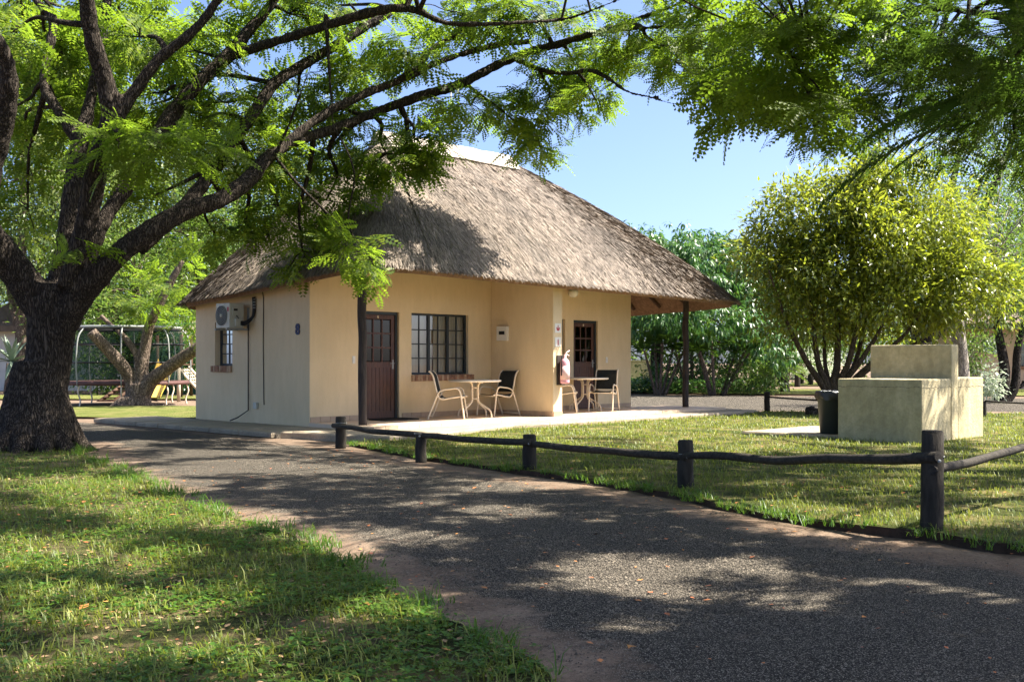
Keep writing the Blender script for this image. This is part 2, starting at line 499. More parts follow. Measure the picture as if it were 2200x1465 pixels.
def sheet(name, poly, z, step, m, grav=True, soft=.5):
    xs = [p[0] for p in poly]; ys = [p[1] for p in poly]
    gx = np.arange(min(xs), max(xs) + step, step); gy = np.arange(min(ys), max(ys) + step, step)
    X, Y = np.meshgrid(gx, gy)
    ins = inside(poly, X, Y)
    d = edge_dist(poly, X, Y)
    val = np.where(ins, np.clip(d / soft, 0, 1), 0)
    Z = np.array([[noise.noise(Vector((x * .5, y * .5, 3))) * .012 + noise.noise(Vector((x * 2, y * 2, 9))) * .006 for x in gx] for y in gy])
    Z = z + Z * val * 1.0 + .010 * val
    ny, nx = X.shape
    idx = np.arange(nx * ny).reshape(ny, nx)
    q = np.stack([idx[:-1, :-1], idx[:-1, 1:], idx[1:, 1:], idx[1:, :-1]], -1).reshape(-1, 4)
    keep = (ins.ravel()[q]).any(1)
    o = npmesh(name, np.stack([X, Y, Z], -1).reshape(-1, 3), q[keep], m, smooth=True, kind='structure')
    a = o.data.attributes.new('gravel', 'FLOAT', 'POINT')
    gv = np.clip(d / (soft * 1.7), 0, 1) * ins
    a.data.foreach_set('value', gv.ravel().astype(np.float32) * .60)
    return o

road_poly = [(.15, 1.5), (-.05, 4.4), (-.4, 5.3), (-.8, 6.1), (-1.4, 7.3), (-2.1, 8.4), (-2.9, 9.4), (-3.8, 10.9), (-5.0, 13.0), (-6.6, 16.6),
             (-9, 18.2), (-14, 20), (-30, 23), (-30, 26), (-13, 25), (-9.2, 23.6), (-6.6, 21.2), (-5.0, 19.4), (-3.6, 17.6), (-2.3, 16.3), (-1.1, 14.0), (.25, 12.1), (1.7, 9.9), (2.45, 8.2), (3.4, 6.9), (6.5, 5.2), (9, 4.4), (9, 1.5)]
sheet('gravel_road', road_poly, .004, .12, MAT['road'])
back_poly = [(1.5, 30), (4.2, 27.2), (6.3, 27.2), (10, 26.6), (16, 26.2), (34, 26), (34, 36), (16, 38), (8, 40.5), (2, 42), (-12, 44), (-12, 38), (-4, 33)]
sheet('back_road', back_poly, .004, .35, MAT['road'], soft=.8)

MAT['soil'] = mk('dark_soil', (.07, .045, .03), (.035, .024, .017), scale=9, rough=.95, spec=.05, bscale=40, bump=.8)
def lawn(name, poly, m, z=.05, step=.22, lip=True):
    """turf as a slightly raised, uneven sheet with a ragged lip"""
    pts = []
    n = len(poly)
    for i in range(n):
        a = Vector(poly[i] + (0,)); b = Vector(poly[(i + 1) % n] + (0,))
        k = max(1, int((b - a).length / .12)) if step < .5 else max(1, int((b - a).length / .6))
        for j in range(k):
            p = a.lerp(b, j / k)
            f = 1 if step < .5 else 3
            pts.append((p.x + noise.noise(Vector((p.x * 3, p.y * 3, 1))) * .06 * f, p.y + noise.noise(Vector((p.x * 3, p.y * 3, 5))) * .06 * f))
    nb = len(pts)
    xs = [p[0] for p in poly]; ys = [p[1] for p in poly]
    gx = np.arange(min(xs), max(xs), step); gy = np.arange(min(ys), max(ys), step)
    X, Y = np.meshgrid(gx, gy)
    X = X + rng.uniform(-.3, .3, X.shape) * step; Y = Y + rng.uniform(-.3, .3, Y.shape) * step
    ok = inside(pts, X, Y) & (edge_dist(poly, X, Y) > .15)
    ip = list(zip(X[ok].tolist(), Y[ok].tolist()))
    res = delaunay_2d_cdt([Vector(p) for p in pts + ip], [], [list(range(nb))], 1, 1e-5)
    co, _, fs = res[0], res[1], res[2]
    V = []
    for q in co:
        V.append((q.x, q.y, z + noise.noise(Vector((q.x * .8, q.y * .8, 2))) * .02 + noise.noise(Vector((q.x * 4, q.y * 4, 2))) * .008))
    mb = MB(); mb.add(V, [tuple(f) for f in fs], True)
    # lip
    base = len(V)
    low = []
    cx = sum(p[0] for p in pts) / nb; cy = sum(p[1] for p in pts) / nb
    for i in range(nb):
        low.append((V[i][0], V[i][1], -.01))
    mb.v.extend(low)
    for i in range(nb):
        j = (i + 1) % nb
        mb.f.append((i, j, base + j, base + i)); mb.sm.append(False)
    o = mb.obj(name, m); o.data.materials.append(MAT['soil'])
    mi = np.zeros(len(o.data.polygons), np.int32); mi[-nb:] = 1
    o.data.polygons.foreach_set('material_index', mi)
    return tag(o, kind='structure'), pts

left_poly = [(.15, 4.35), (.02, 4.67), (-.36, 5.27), (-.72, 6.0), (-1.32, 7.31), (-1.95, 8.31), (-2.68, 9.33), (-3.55, 10.83), (-4.78, 12.9), (-5.6, 14.3), (-6.0, 15.2), (-7.4, 16.8), (-9, 17.4), (-13, 18.6), (-18, 19), (-18, 2.5), (.2, 2.5)]
right_poly = [(-2.45, 16.5), (-1.22, 14.2), (-.57, 13.3), (.16, 12.28), (.72, 11.6), (1.56, 10.1), (1.95, 9.1), (2.37, 8.42), (3.0, 7.84), (3.25, 7.35), (4.2, 6.7), (6.5, 6.0), (10, 5.6), (16, 6), (20, 14), (20, 25.4), (12, 25.6), (8.2, 26.3), (5.9, 26.6), (5.3, 25.6), (4.4, 24.5), (3.4, 23.4), (2.2, 22.4), (1.1, 21.2), (.0, 20.2), (-.75, 18.7), (-1.3, 17.7), (-1.75, 17.3)]
lawn('lawn', left_poly, MAT['lawn_left'])
lawn('lawn', right_poly, MAT['lawn'], z=.06)
playpoly = [(-12, 25.0), (-9.4, 24.2), (-6.9, 23.9), (-5.0, 26.5), (-4, 30), (-10, 30.2), (-18, 29), (-17, 26.4)]
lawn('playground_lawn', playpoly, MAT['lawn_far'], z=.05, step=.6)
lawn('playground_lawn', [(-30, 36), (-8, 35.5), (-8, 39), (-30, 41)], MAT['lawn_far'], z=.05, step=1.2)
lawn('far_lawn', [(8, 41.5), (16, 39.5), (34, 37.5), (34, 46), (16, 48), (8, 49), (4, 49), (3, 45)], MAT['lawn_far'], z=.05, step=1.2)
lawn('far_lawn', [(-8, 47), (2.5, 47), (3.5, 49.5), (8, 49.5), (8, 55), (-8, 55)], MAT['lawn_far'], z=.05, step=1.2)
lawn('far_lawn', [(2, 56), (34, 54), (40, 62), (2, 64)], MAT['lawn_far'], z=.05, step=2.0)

# ------------------------------------------------------------------ grass, weeds, litter, stones
def frames(dirs, up=None):
    """orthonormal frames: x along dirs"""
    x = dirs / (np.linalg.norm(dirs, axis=1, keepdims=True) + 1e-9)
    u = np.tile(np.array([[0, 0, 1.0]]), (len(x), 1)) if up is None else up
    y = np.cross(u, x); l = np.linalg.norm(y, axis=1, keepdims=True)
    y = np.where(l < 1e-3, np.array([[0, 1.0, 0]]), y / (l + 1e-9))
    z = np.cross(x, y)
    return np.stack([x, y, z], -1)          # (n,3,3) columns

def scatter(tv, tf, pos, Rm, scale):
    """copies of a small template (tv verts, tf faces) placed by numpy"""
    n, k = len(pos), len(tv)
    V = np.einsum('nij,kj->nki', Rm, tv) * scale.reshape(-1, 1, 1) + pos[:, None, :]
    Fc = tf[None] + (np.arange(n) * k)[:, None, None]
    return V.reshape(-1, 3), Fc.reshape(-1, tf.shape[1])

def turf(X, Y, z):
    return np.array([z + noise.noise(Vector((x * .8, y * .8, 2))) * .02 + noise.noise(Vector((x * 4, y * 4, 2))) * .008 for x, y in zip(X, Y)]) - .004
def blades(pos, hgt, wid, bend):
    """bent, tapered blades: two quads each"""
    n = len(pos)
    a = rng.uniform(0, 2 * np.pi, n)
    d = np.stack([np.cos(a), np.sin(a), np.zeros(n)], 1); s = np.stack([-np.sin(a), np.cos(a), np.zeros(n)], 1)
    up = np.array([[0, 0, 1.0]])
    h = hgt[:, None]; b = bend[:, None] * h; w2 = wid[:, None] / 2
    p0 = pos; p1 = pos + up * h * .6 + d * b * .35; p2 = pos + up * h * (.95 - .25 * bend[:, None]) + d * b
    V = np.stack([p0 - s * w2, p0 + s * w2, p1 + s * w2 * .8, p1 - s * w2 * .8, p2 + s * w2 * .15, p2 - s * w2 * .15], 1)
    base = (np.arange(n) * 6)[:, None]
    Fc = np.concatenate([base + np.array([[0, 1, 2, 3]]), base + np.array([[3, 2, 4, 5]])], 0)
    return V.reshape(-1, 3), Fc

def pick(poly, n, dens=None, xr=None, yr=None, pad=0.0):
    xs = [p[0] for p in poly]; ys = [p[1] for p in poly]
    x0, x1 = xr or (min(xs), max(xs)); y0, y1 = yr or (min(ys), max(ys))
    X = rng.uniform(x0, x1, n); Y = rng.uniform(y0, y1, n)
    ok = inside(poly, X, Y) & (np.abs(X) < .50 * Y + .5)
    X, Y = X[ok], Y[ok]
    if dens is not None:
        ok = rng.uniform(0, 1, len(X)) < dens(X, Y)
        X, Y = X[ok], Y[ok]
    return X, Y

def patchy(X, Y, sc, seed):
    return np.array([noise.fractal(Vector((x * sc, y * sc, seed)), 1.0, 2.0, 3) for x, y in zip(X, Y)])

# weedy grass at left: tufts of long blades, small round weed leaves, dead leaves
X, Y = pick(left_poly, 120000, lambda x, y: np.clip((6.5 / y) ** 1.5, .05, 1), xr=(-10, .3), yr=(3.6, 18))
pt = patchy(X, Y, 1.1, 4)
ok = rng.uniform(0, 1, len(X)) < np.clip(.75 + pt * 1.3, .12, 1)
X, Y = X[ok], Y[ok]
k = 3
Xb = np.repeat(X, k) + rng.normal(0, .016, len(X) * k); Yb = np.repeat(Y, k) + rng.normal(0, .016, len(X) * k)
n = len(Xb)
V, Fc = blades(np.stack([Xb, Yb, np.repeat(turf(X, Y, .05), k)], 1), rng.gamma(3, .012, n) + .015, rng.uniform(.004, .008, n), rng.uniform(.4, 1.4, n))
tag(npmesh('grass', V, Fc, MAT['grass'], kind='stuff'), 'long weedy grass on the near lawn under the big tree', 'grass')
X, Y = pick(left_poly, 110000, lambda x, y: np.clip((5.5 / y) ** 1.7, .03, 1), xr=(-9, .3), yr=(3.6, 15))
pt = patchy(X, Y, 1.3, 11)
ok = rng.uniform(0, 1, len(X)) < np.clip(.55 + pt * 1.6, .06, 1)
X, Y = X[ok], Y[ok]
n = len(X) * 3
ang = np.repeat(rng.uniform(0, 6.28, len(X)), 3) + np.tile([0, 2.1, 4.2], len(X))
dirs = np.stack([np.cos(ang), np.sin(ang), rng.uniform(.0, .5, n)], 1)
lv = np.array([[0, 0, 0], [.5, .38, .05], [1, 0, 0], [.5, -.38, .05]], float); lf = np.array([[0, 1, 2, 3]])
V, Fc = scatter(lv, lf, np.stack([np.repeat(X, 3), np.repeat(Y, 3), np.repeat(turf(X, Y, .05) + .006 + rng.gamma(2, .012, len(X)), 3)], 1), frames(dirs), np.repeat(rng.uniform(.014, .034, len(X)), 3))
tag(npmesh('ground_cover', V, Fc, MAT['weed'], kind='stuff'), 'low clover-like weeds among the grass of the near lawn', 'weeds')
X, Y = pick(left_poly, 13000, lambda x, y: np.clip((6 / y) ** 1.6, .05, 1), xr=(-9, .3), yr=(3.6, 15))
n = len(X)
ang = rng.uniform(0, 6.28, n); dirs = np.stack([np.cos(ang), np.sin(ang), rng.uniform(-.3, .3, n)], 1)
V, Fc = scatter(lv, lf, np.stack([X, Y, turf(X, Y, .05) + .012], 1), frames(dirs), rng.uniform(.014, .042, n))
tag(npmesh('leaf_litter', V, Fc, MAT['litter'], kind='stuff'), 'dry tan leaf litter on the near lawn', 'leaf litter')

# clipped lawn at right
X, Y = pick(right_poly, 330000, lambda x, y: np.clip((8.5 / y) ** 1.5, .06, 1), xr=(-2.5, 12.5), yr=(5.8, 26.6))
pt = patchy(X, Y, .9, 21)
ok = rng.uniform(0, 1, len(X)) < np.clip(.75 + pt * 1.2, .25, 1)
X, Y = X[ok], Y[ok]
n = len(X); far = np.clip(Y / 9, 1, 3)
V, Fc = blades(np.stack([X, Y, turf(X, Y, .06)], 1), rng.gamma(5, .008, n) + .012, rng.uniform(.004, .007, n) * far, rng.uniform(.3, 1.2, n))
tag(npmesh('grass', V, Fc, MAT['grass'], kind='stuff'), 'short green grass on the lawn between fence and cottage', 'grass')
# longer tufts along the lawn lips and post feet
edge = []
for poly, rngs in ((left_poly, range(0, 12)), (right_poly, range(0, 12))):
    for i in rngs:
        a = np.array(poly[i]); b = np.array(poly[i + 1])
        L = np.linalg.norm(b - a)
        for q in range(int(L * 70)):
            p = a + (b - a) * rng.uniform(0, 1) + rng.normal(0, .09, 2)
            if abs(p[0]) < .52 * p[1] and noise.noise(Vector((p[0] * 2.6, p[1] * 2.6, 8))) > .02:
                edge.append(p)
edge = np.array(edge)
k = 6
E = np.repeat(edge, k, 0) + rng.normal(0, .014, (len(edge) * k, 2))
n = len(E)
V, Fc = blades(np.concatenate([E, np.full((n, 1), .045)], 1), rng.gamma(5, .012, n) + .02, rng.uniform(.004, .008, n), rng.uniform(.6, 1.6, n))
tag(npmesh('grass', V, Fc, MAT['weed'], kind='stuff'), 'long arching grass tufts along the lawn edges', 'grass')

# loose stones on the road
n0 = 150000
X = rng.uniform(-4, 5, n0); Y = 3.2 + rng.power(1.1, n0) * 11
ok = inside(road_poly, X, Y) & (np.abs(X) < .5 * Y + .3)
X, Y = X[ok], Y[ok]
d = edge_dist(road_poly, X, Y)
pt = patchy(X, Y, 1.6, 31)
ok = (rng.uniform(0, 1, len(X)) < np.clip(d / .7 - .25 + pt * .8, .03, 1)) & (rng.uniform(0, 1, len(X)) < np.clip((7 / Y) ** 1.2, 0, 1))
X, Y = X[ok], Y[ok]
n = len(X)
ov = np.array([[1, 0, 0], [-.2, .9, 0], [-.9, -.3, 0], [.1, -.8, .0], [.1, .05, .8]], float)
of = np.array([[0, 1, 4], [1, 2, 4], [2, 3, 4], [3, 0, 4]])
ang = rng.uniform(0, 6.28, n); dirs = np.stack([np.cos(ang), np.sin(ang), rng.uniform(-.4, .4, n)], 1)
V, Fc = scatter(ov, of, np.stack([X, Y, np.full(n, .014)], 1), frames(dirs), rng.gamma(5, .0008, n) + .002)
tag(npmesh('gravel', V, Fc, MAT['stone'], kind='stuff'), 'loose dark gravel stones scattered over the road', 'gravel')
X = rng.uniform(-4, 5, 1100); Y = 3.6 + rng.power(1.3, 1100) * 12
n = len(X)
ang = rng.uniform(0, 6.28, n); dirs = np.stack([np.cos(ang), np.sin(ang), rng.uniform(-.3, .3, n)], 1)
zl = np.where(inside(left_poly, X, Y) | inside(right_poly, X, Y), .085, .022)
V, Fc = scatter(lv, lf, np.stack([X, Y, zl], 1), frames(dirs), rng.gamma(3, .007, n) + .01)
tag(npmesh('leaf_litter', V, Fc, MAT['litter_red'], kind='stuff'), 'small fallen red and yellow leaves on road and grass', 'fallen leaves')

# ------------------------------------------------------------------ the cottage
A = Vector((-3.68, 19.75, 0))
UX, UY = .6942, .7198
RZ = math.atan2(UY, UX)
def HW(u, v, h=0):  # house frame to world
    return Vector((A.x + u * UX - v * UY, A.y + u * UY + v * UX, h))
FL = .17
cottage = thing('thatched_cottage', 'cream plastered cottage with a big grey thatched roof and open verandah', 'cottage', A, RZ)

def wall_plane(mb, x0, x1, z0, z1, y0, y1, openings, M=None):
    """wall slab in xz, thickness y0..y1, rectangular openings (xa,xb,za,zb); closed reveals, no inner faces"""
    xs = sorted({x0, x1, *[o[0] for o in openings], *[o[1] for o in openings]})
    zs = sorted({z0, z1, *[o[2] for o in openings], *[o[3] for o in openings]})
    def solid(i, j):
        if not (0 <= i < len(xs) - 1 and 0 <= j < len(zs) - 1): return False
        cx = (xs[i] + xs[i + 1]) / 2; cz = (zs[j] + zs[j + 1]) / 2
        return not any(o[0] < cx < o[1] and o[2] < cz < o[3] for o in openings)
    def q(*pts):
        pts = [Vector(p) for p in pts]
        if M is not None: pts = [M @ p for p in pts]
        mb.add(pts, [(0, 1, 2, 3)])
    for i in range(len(xs) - 1):
        for j in range(len(zs) - 1):
            if not solid(i, j): continue
            a, b, c, d = xs[i], xs[i + 1], zs[j], zs[j + 1]
            q((a, y0, c), (b, y0, c), (b, y0, d), (a, y0, d))
            q((b, y1, c), (a, y1, c), (a, y1, d), (b, y1, d))
            if not solid(i - 1, j): q((a, y1, c), (a, y0, c), (a, y0, d), (a, y1, d))
            if not solid(i + 1, j): q((b, y0, c), (b, y1, c), (b, y1, d), (b, y0, d))
            if not solid(i, j - 1): q((a, y1, c), (b, y1, c), (b, y0, c), (a, y0, c))
            if not solid(i, j + 1): q((a, y0, d), (b, y0, d), (b, y1, d), (a, y1, d))

LEN, DEP = 9.49, 3.77
DOORS = [(1.17, 2.12, FL, 2.25), (7.345, 8.22, FL, 2.24)]
WINS = [(2.434, 3.989, 1.02, 2.25), (5.55, 7.05, 1.02, 2.25)]
mb = MB()
wall_plane(mb, 0, LEN, 0, 3.25, 0, .23, DOORS + WINS)
mb.obj('wall', MAT['plaster'], cottage)
# left gable side wall (x = 0), runs along the depth
SW = (2.60, 3.25, 1.20, 2.07)
mb = MB()
ML = Matrix(((0, 1, 0, 0), (1, 0, 0, 0), (0, 0, 1, 0), (0, 0, 0, 1)))
wall_plane(mb, .23, DEP, 0, 2.42, 0, .23, [SW], ML)
mb.add([(0, .23, 2.42), (0, DEP, 2.42), (0, DEP, 2.66), (0, .23, 3.05), (.23, .23, 2.42), (.23, DEP, 2.42), (.23, DEP, 2.66), (.23, .23, 3.05)],
       [(0, 3, 2, 1), (4, 5, 6, 7), (3, 7, 6, 2), (1, 2, 6, 5)])
mb.obj('wall', MAT['plaster'], cottage)
mb = MB(); mb.box(.0, LEN, DEP, DEP + .23, 0, 2.5); mb.obj('wall', MAT['plaster'], cottage)
mb = MB(); mb.box(LEN - .23, LEN, .23, DEP, 0, 2.6); mb.obj('wall', MAT['plaster'], cottage)
mb = MB(); mb.box(4.66, 4.94, -1.77, 0, .0, 3.05); mb.obj('dividing_wall', MAT['plaster'], cottage, bevel=.012)
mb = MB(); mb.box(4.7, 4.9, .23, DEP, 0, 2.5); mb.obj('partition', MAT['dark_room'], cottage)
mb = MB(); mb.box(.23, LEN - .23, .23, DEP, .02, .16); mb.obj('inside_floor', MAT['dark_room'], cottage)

# skirting tiles, each one its own piece
tile_me = {}
def skirt(x0, x1, face_y=None, face_x=None, out=-1, y0=None):
    L = x1 - x0
    n = max(1, round(L / .245)); st = L / n
    key = round(st, 3)
    for i in range(n):
        m_ = MB()
        if face_y is not None:
            m_.box(x0 + i * st + .004, x0 + (i + 1) * st - .004, face_y + out * .014, face_y - out * .0 , FL + .002, FL + .105)
        else:
            m_.box(face_x + out * .014, face_x, x0 + i * st + .004, x0 + (i + 1) * st - .004, FL + .002, FL + .105)
        o = m_.obj('skirting_tile', MAT['tile'], cottage)
skirt(.01, 1.12, face_y=0); skirt(2.18, 4.64, face_y=0); skirt(4.96, 7.3, face_y=0); skirt(8.27, 9.48, face_y=0)
skirt(-1.76, -.02, face_x=4.66); skirt(4.66, 4.94, face_y=-1.77)

def steel_window(x0, x1, z0, z1, yf, M=None, cols=3, rows=4, curtain=True):
    """frame, three casements, glazing bars, panes"""
    def put(mb): 
        if M is not None: mb.v = [tuple(M @ Vector(v)) for v in mb.v]
        return mb
    f = MB(); t = .045
    f.box(x0, x1, yf, yf + .05, z0, z0 + t); f.box(x0, x1, yf, yf + .05, z1 - t, z1)
    f.box(x0, x0 + t, yf, yf + .05, z0 + t, z1 - t); f.box(x1 - t, x1, yf, yf + .05, z0 + t, z1 - t)
    cw = (x1 - x0) / cols
    for c in range(1, cols):
        xc = x0 + cw * c
        f.box(xc - .03, xc + .03, yf - .006, yf + .05, z0 + t, z1 - t)
    win = put(f).obj('window', MAT['steel_dark'], cottage)
    rh = (z1 - z0 - 2 * t) / rows
    for c in range(cols):
        a = x0 + cw * c + (t if c == 0 else .03); b = x0 + cw * (c + 1) - (t if c == cols - 1 else .03)
        mid = (a + b) / 2
        m_ = MB()
        m_.box(mid - .011, mid + .011, yf + .005, yf + .03, z0 + t, z1 - t)
        put(m_).obj('glazing_bar', MAT['steel_dark'], win)
        for r in range(1, rows):
            zr = z0 + t + rh * r
            m_ = MB(); m_.box(a, mid - .011, yf + .005, yf + .03, zr - .011, zr + .011); m_.box(mid + .011, b, yf + .005, yf + .03, zr - .011, zr + .011)
            put(m_).obj('glazing_bar', MAT['steel_dark'], win)
        for r in range(rows):
            for (p, q) in ((a, mid - .011), (mid + .011, b)):
                m_ = MB(); zr = z0 + t + rh * r
                lo = zr + (.011 if r else 0); hi = zr + rh - (.011 if r < rows - 1 else 0)
                tw = random.uniform(-.003, .003)
                m_.add([(p, yf + .018, lo), (q, yf + .018 + tw, lo), (q, yf + .018 + tw, hi), (p, yf + .018, hi)], [(0, 1, 2, 3)])
                put(m_).obj('pane', MAT['glass'], win)
        # handle
    if curtain:
        m_ = MB(); vs = []; n = 90
        for i in range(n + 1):
            x = x0 + (x1 - x0) * i / n
            y = yf + .10 + .025 * math.sin(i * .75) + .015 * math.sin(i * 1.9 + 1)
            vs += [(x, y, z0 - .05), (x, y - .01, z1 + .05)]
        m_.add(vs, [(2 * i, 2 * i + 2, 2 * i + 3, 2 * i + 1) for i in range(n)], True)
        put(m_).obj('curtain', MAT['curtain'], win)
        m_ = MB(); xc = x0 + (x1 - x0) * .43
        m_.tube([(xc, yf + .06, z0), (xc + .01, yf + .06, z1)], .014, 6); put(m_).obj('curtain_edge', MAT['curtain_dark'], win)
    return win

for (a, b, c, d) in WINS:
    steel_window(a, b, c, d, .07)
steel_window(SW[0], SW[1], SW[2], SW[3], .12, ML, cols=1, rows=4, curtain=False)

def brick_sill(x0, x1, z, M=None, y=-.045):
    n = round((x1 - x0) / .072); st = (x1 - x0) / n
    for i in range(n):
        m_ = MB()
        dz = random.uniform(-.004, .004); dy = random.uniform(-.006, .006)
        m_.box(x0 + i * st + .005, x0 + (i + 1) * st - .005, y + dy, .07, z - .125 + dz, z - .002 + dz)
        if M is not None: m_.v = [tuple(M @ Vector(v)) for v in m_.v]
        m_.obj('brick', MAT['brick'] if random.random() < .55 else MAT['brick_pale'], cottage)
for (a, b, c, d) in WINS:
    brick_sill(a - .01, b + .13, c)
brick_sill(SW[0] + .0, SW[1] + .1, SW[2], ML)

def door(x0, x1, z1):
    f = MB(); t = .055
    f.box(x0, x0 + t, .05, .15, FL, z1); f.box(x1 - t, x1, .05, .15, FL, z1); f.box(x0 + t, x1 - t, .05, .15, z1 - t, z1)
    f.obj('door_frame', MAT['steel_dark'], cottage)
    a, b = x0 + t + .006, x1 - t - .006; lo, hi = FL + .02, z1 - t - .006; y = .075
    s = .085; mid = lo + (hi - lo) * .49
    d = MB()
    d.box(a, a + s, y, y + .045, lo, hi); d.box(b - s, b, y, y + .045, lo, hi)
    d.box(a + s, b - s, y, y + .045, hi - s, hi); d.box(a + s, b - s, y, y + .045, lo, lo + .13); d.box(a + s, b - s, y, y + .045, mid, mid + .11)
    gx0, gx1, gz0, gz1 = a + s, b - s, mid + .11, hi - s
    cw = (gx1 - gx0) / 3; ch = (gz1 - gz0) / 3
    for i in (1, 2):
        d.box(gx0 + cw * i - .015, gx0 + cw * i + .015, y + .004, y + .04, gz0, gz1)
    for j in (1, 2):
        for i in range(3):
            d.box(gx0 + cw * i + (.015 if i else 0), gx0 + cw * (i + 1) - (.015 if i < 2 else 0), y + .006, y + .04, gz0 + ch * j - .015, gz0 + ch * j + .015)
    do = d.obj('door', MAT['door_wood'], cottage)
    for i in range(3):
        for j in range(3):
            m_ = MB(); p, q = gx0 + cw * i + .015, gx0 + cw * (i + 1) - .015; r, s2 = gz0 + ch * j + .015, gz0 + ch * (j + 1) - .015
            if i == 0: p -= .015
            if i == 2: q += .015
            m_.add([(p, y + .022, r), (q, y + .022, r), (q, y + .022, s2), (p, y + .022, s2)], [(0, 1, 2, 3)])
            m_.obj('pane', MAT['glass_dark'], do)
    n = 7; pw = (gx1 - gx0) / n
    for i in range(n):
        m_ = MB(); m_.box(gx0 + i * pw + .003, gx0 + (i + 1) * pw - .003, y + .012, y + .035, lo + .13, mid)
        m_.obj('plank', MAT['door_wood'], do)
    m_ = MB(); m_.box(b - .06, b - .02, y - .006, y, lo + .95, lo + 1.13); m_.tube([(b - .04, y - .02, lo + 1.06), (b - .04, y - .05, lo + 1.06), (b - .15, y - .05, lo + 1.06)], .009, 8)
    m_.obj('handle', MAT['grey_metal'], do)
    m_ = MB(); m_.box((a + b) / 2 - .02, (a + b) / 2 + .02, y - .006, y, hi - .07, hi - .02); m_.obj('number_plate', MAT['rope'], do)
for (a, b, c, d) in DOORS:
    door(a, b, d)

# thatched roof: outer shell, inner shell, edge; reeds lie on it
r_c = 1.15
corn = [(-.45, -2.27, 2.96), (11.3, -2.25, 2.76), (11.1, 4.35, 2.50), (-.36, 4.35, 2.51)]
RG0, RG1, RGW, RGH = 2.7, 6.45, 1.2, 5.86
def eave_loop():
    pts = []
    n = 4
    for i in range(n):
        p = Vector(corn[i]); a = Vector(corn[i - 1]); b = Vector(corn[(i + 1) % n])
        r = r_c if i < 2 else .8
        d1 = (a - p).normalized(); d2 = (b - p).normalized()
        s, e = p + d1 * r, p + d2 * r
        for k in range(13):
            t = k / 12
            pts.append(s * (1 - t) ** 2 + p * 2 * t * (1 - t) + e * t * t)
        nx = b + (p - b).normalized() * (r_c if (i + 1) % n < 2 else .8)
        m_ = int((nx - e).length / .12)
        for k in range(1, m_):
            pts.append(e.lerp(nx, k / m_))
    return pts
EL = eave_loop()
def ridge_of(p):
    return Vector((min(max(p.x, RG0), RG1), RGW, RGH))
NT = 26
def roof_pt(p, t, off=0.0):
    q = p.lerp(ridge_of(p), t)
    q.z += (.16 if p.x > 1 else .08) * math.sin(math.pi * min(1, t)) + .05 * (1 - math.exp(-t * 18)) - off
    return q
def shell(off, inset, flip, jitter):
    V = []
    for p in EL:
        c = ridge_of(p); dirc = (Vector((c.x, c.y, 0)) - Vector((p.x, p.y, 0))).normalized()
        for k in range(NT + 1):
            t = k / NT
            q = roof_pt(p, t, off) + dirc * inset * (1 - t)
            if jitter:
                q.z += jitter * (noise.noise(q * 1.3) * .7 + noise.noise(q * 5) * .5)
            V.append(q)
    n = len(EL); Fs = []
    for i in range(n):
        j = (i + 1) % n
        for k in range(NT):
            f = (i * (NT + 1) + k, j * (NT + 1) + k, j * (NT + 1) + k + 1, i * (NT + 1) + k + 1)
            Fs.append(f[::-1] if flip else f)
    return V, Fs
Vo, Fo = shell(0, 0, False, .06)
Vi, Fi = shell(.15, .09, True, .0)
mb = MB(); mb.add(Vo, Fo, True)
roof = mb.obj('roof', MAT['thatch_base'], cottage)
mb = MB(); mb.add(Vi, Fi, True)
n = len(EL)
b0 = len(mb.v)
mb.v.extend([tuple(v) for i in range(n) for v in (Vo[i * (NT + 1)], Vi[i * (NT + 1)])])
for i in range(n):
    j = (i + 1) % n
    mb.f.append((b0 + 2 * i + 1, b0 + 2 * j + 1, b0 + 2 * j, b0 + 2 * i)); mb.sm.append(False)
mb.obj('roof_underside', MAT['reed_under'], cottage)

# reeds
cum = [0]
for i in range(n):
    cum.append(cum[-1] + (EL[(i + 1) % n] - EL[i]).length)
cum = np.array(cum)
def reeds(m, tmode):
    s = rng.uniform(0, cum[-1], m)
    idx = np.searchsorted(cum, s) - 1
    fr = (s - cum[idx]) / (cum[idx + 1] - cum[idx])
    Ea = np.array([list(p) for p in EL])
    p = Ea[idx] * (1 - fr[:, None]) + Ea[(idx + 1) % n] * fr[:, None]
    r = np.stack([np.clip(p[:, 0], RG0, RG1), np.full(m, RGW), np.full(m, RGH)], 1)
    t = (1 - np.sqrt(rng.uniform(0, 1, m))) if tmode == 'area' else rng.uniform(-.012, .01, m)
    def at(t):
        q = p + (r - p) * t[:, None]
        q[:, 2] += np.where(p[:, 0] > 1, .16, .08) * np.sin(np.pi * np.clip(t, 0, 1)) + .05 * (1 - np.exp(-np.clip(t, 0, 1) * 18))
        return q
    q = at(t); dn = at(t - .03) - q
    dn /= np.linalg.norm(dn, axis=1, keepdims=True)
    return q, dn, t
NRM_UP = np.array([[0, 0, 1.0]])
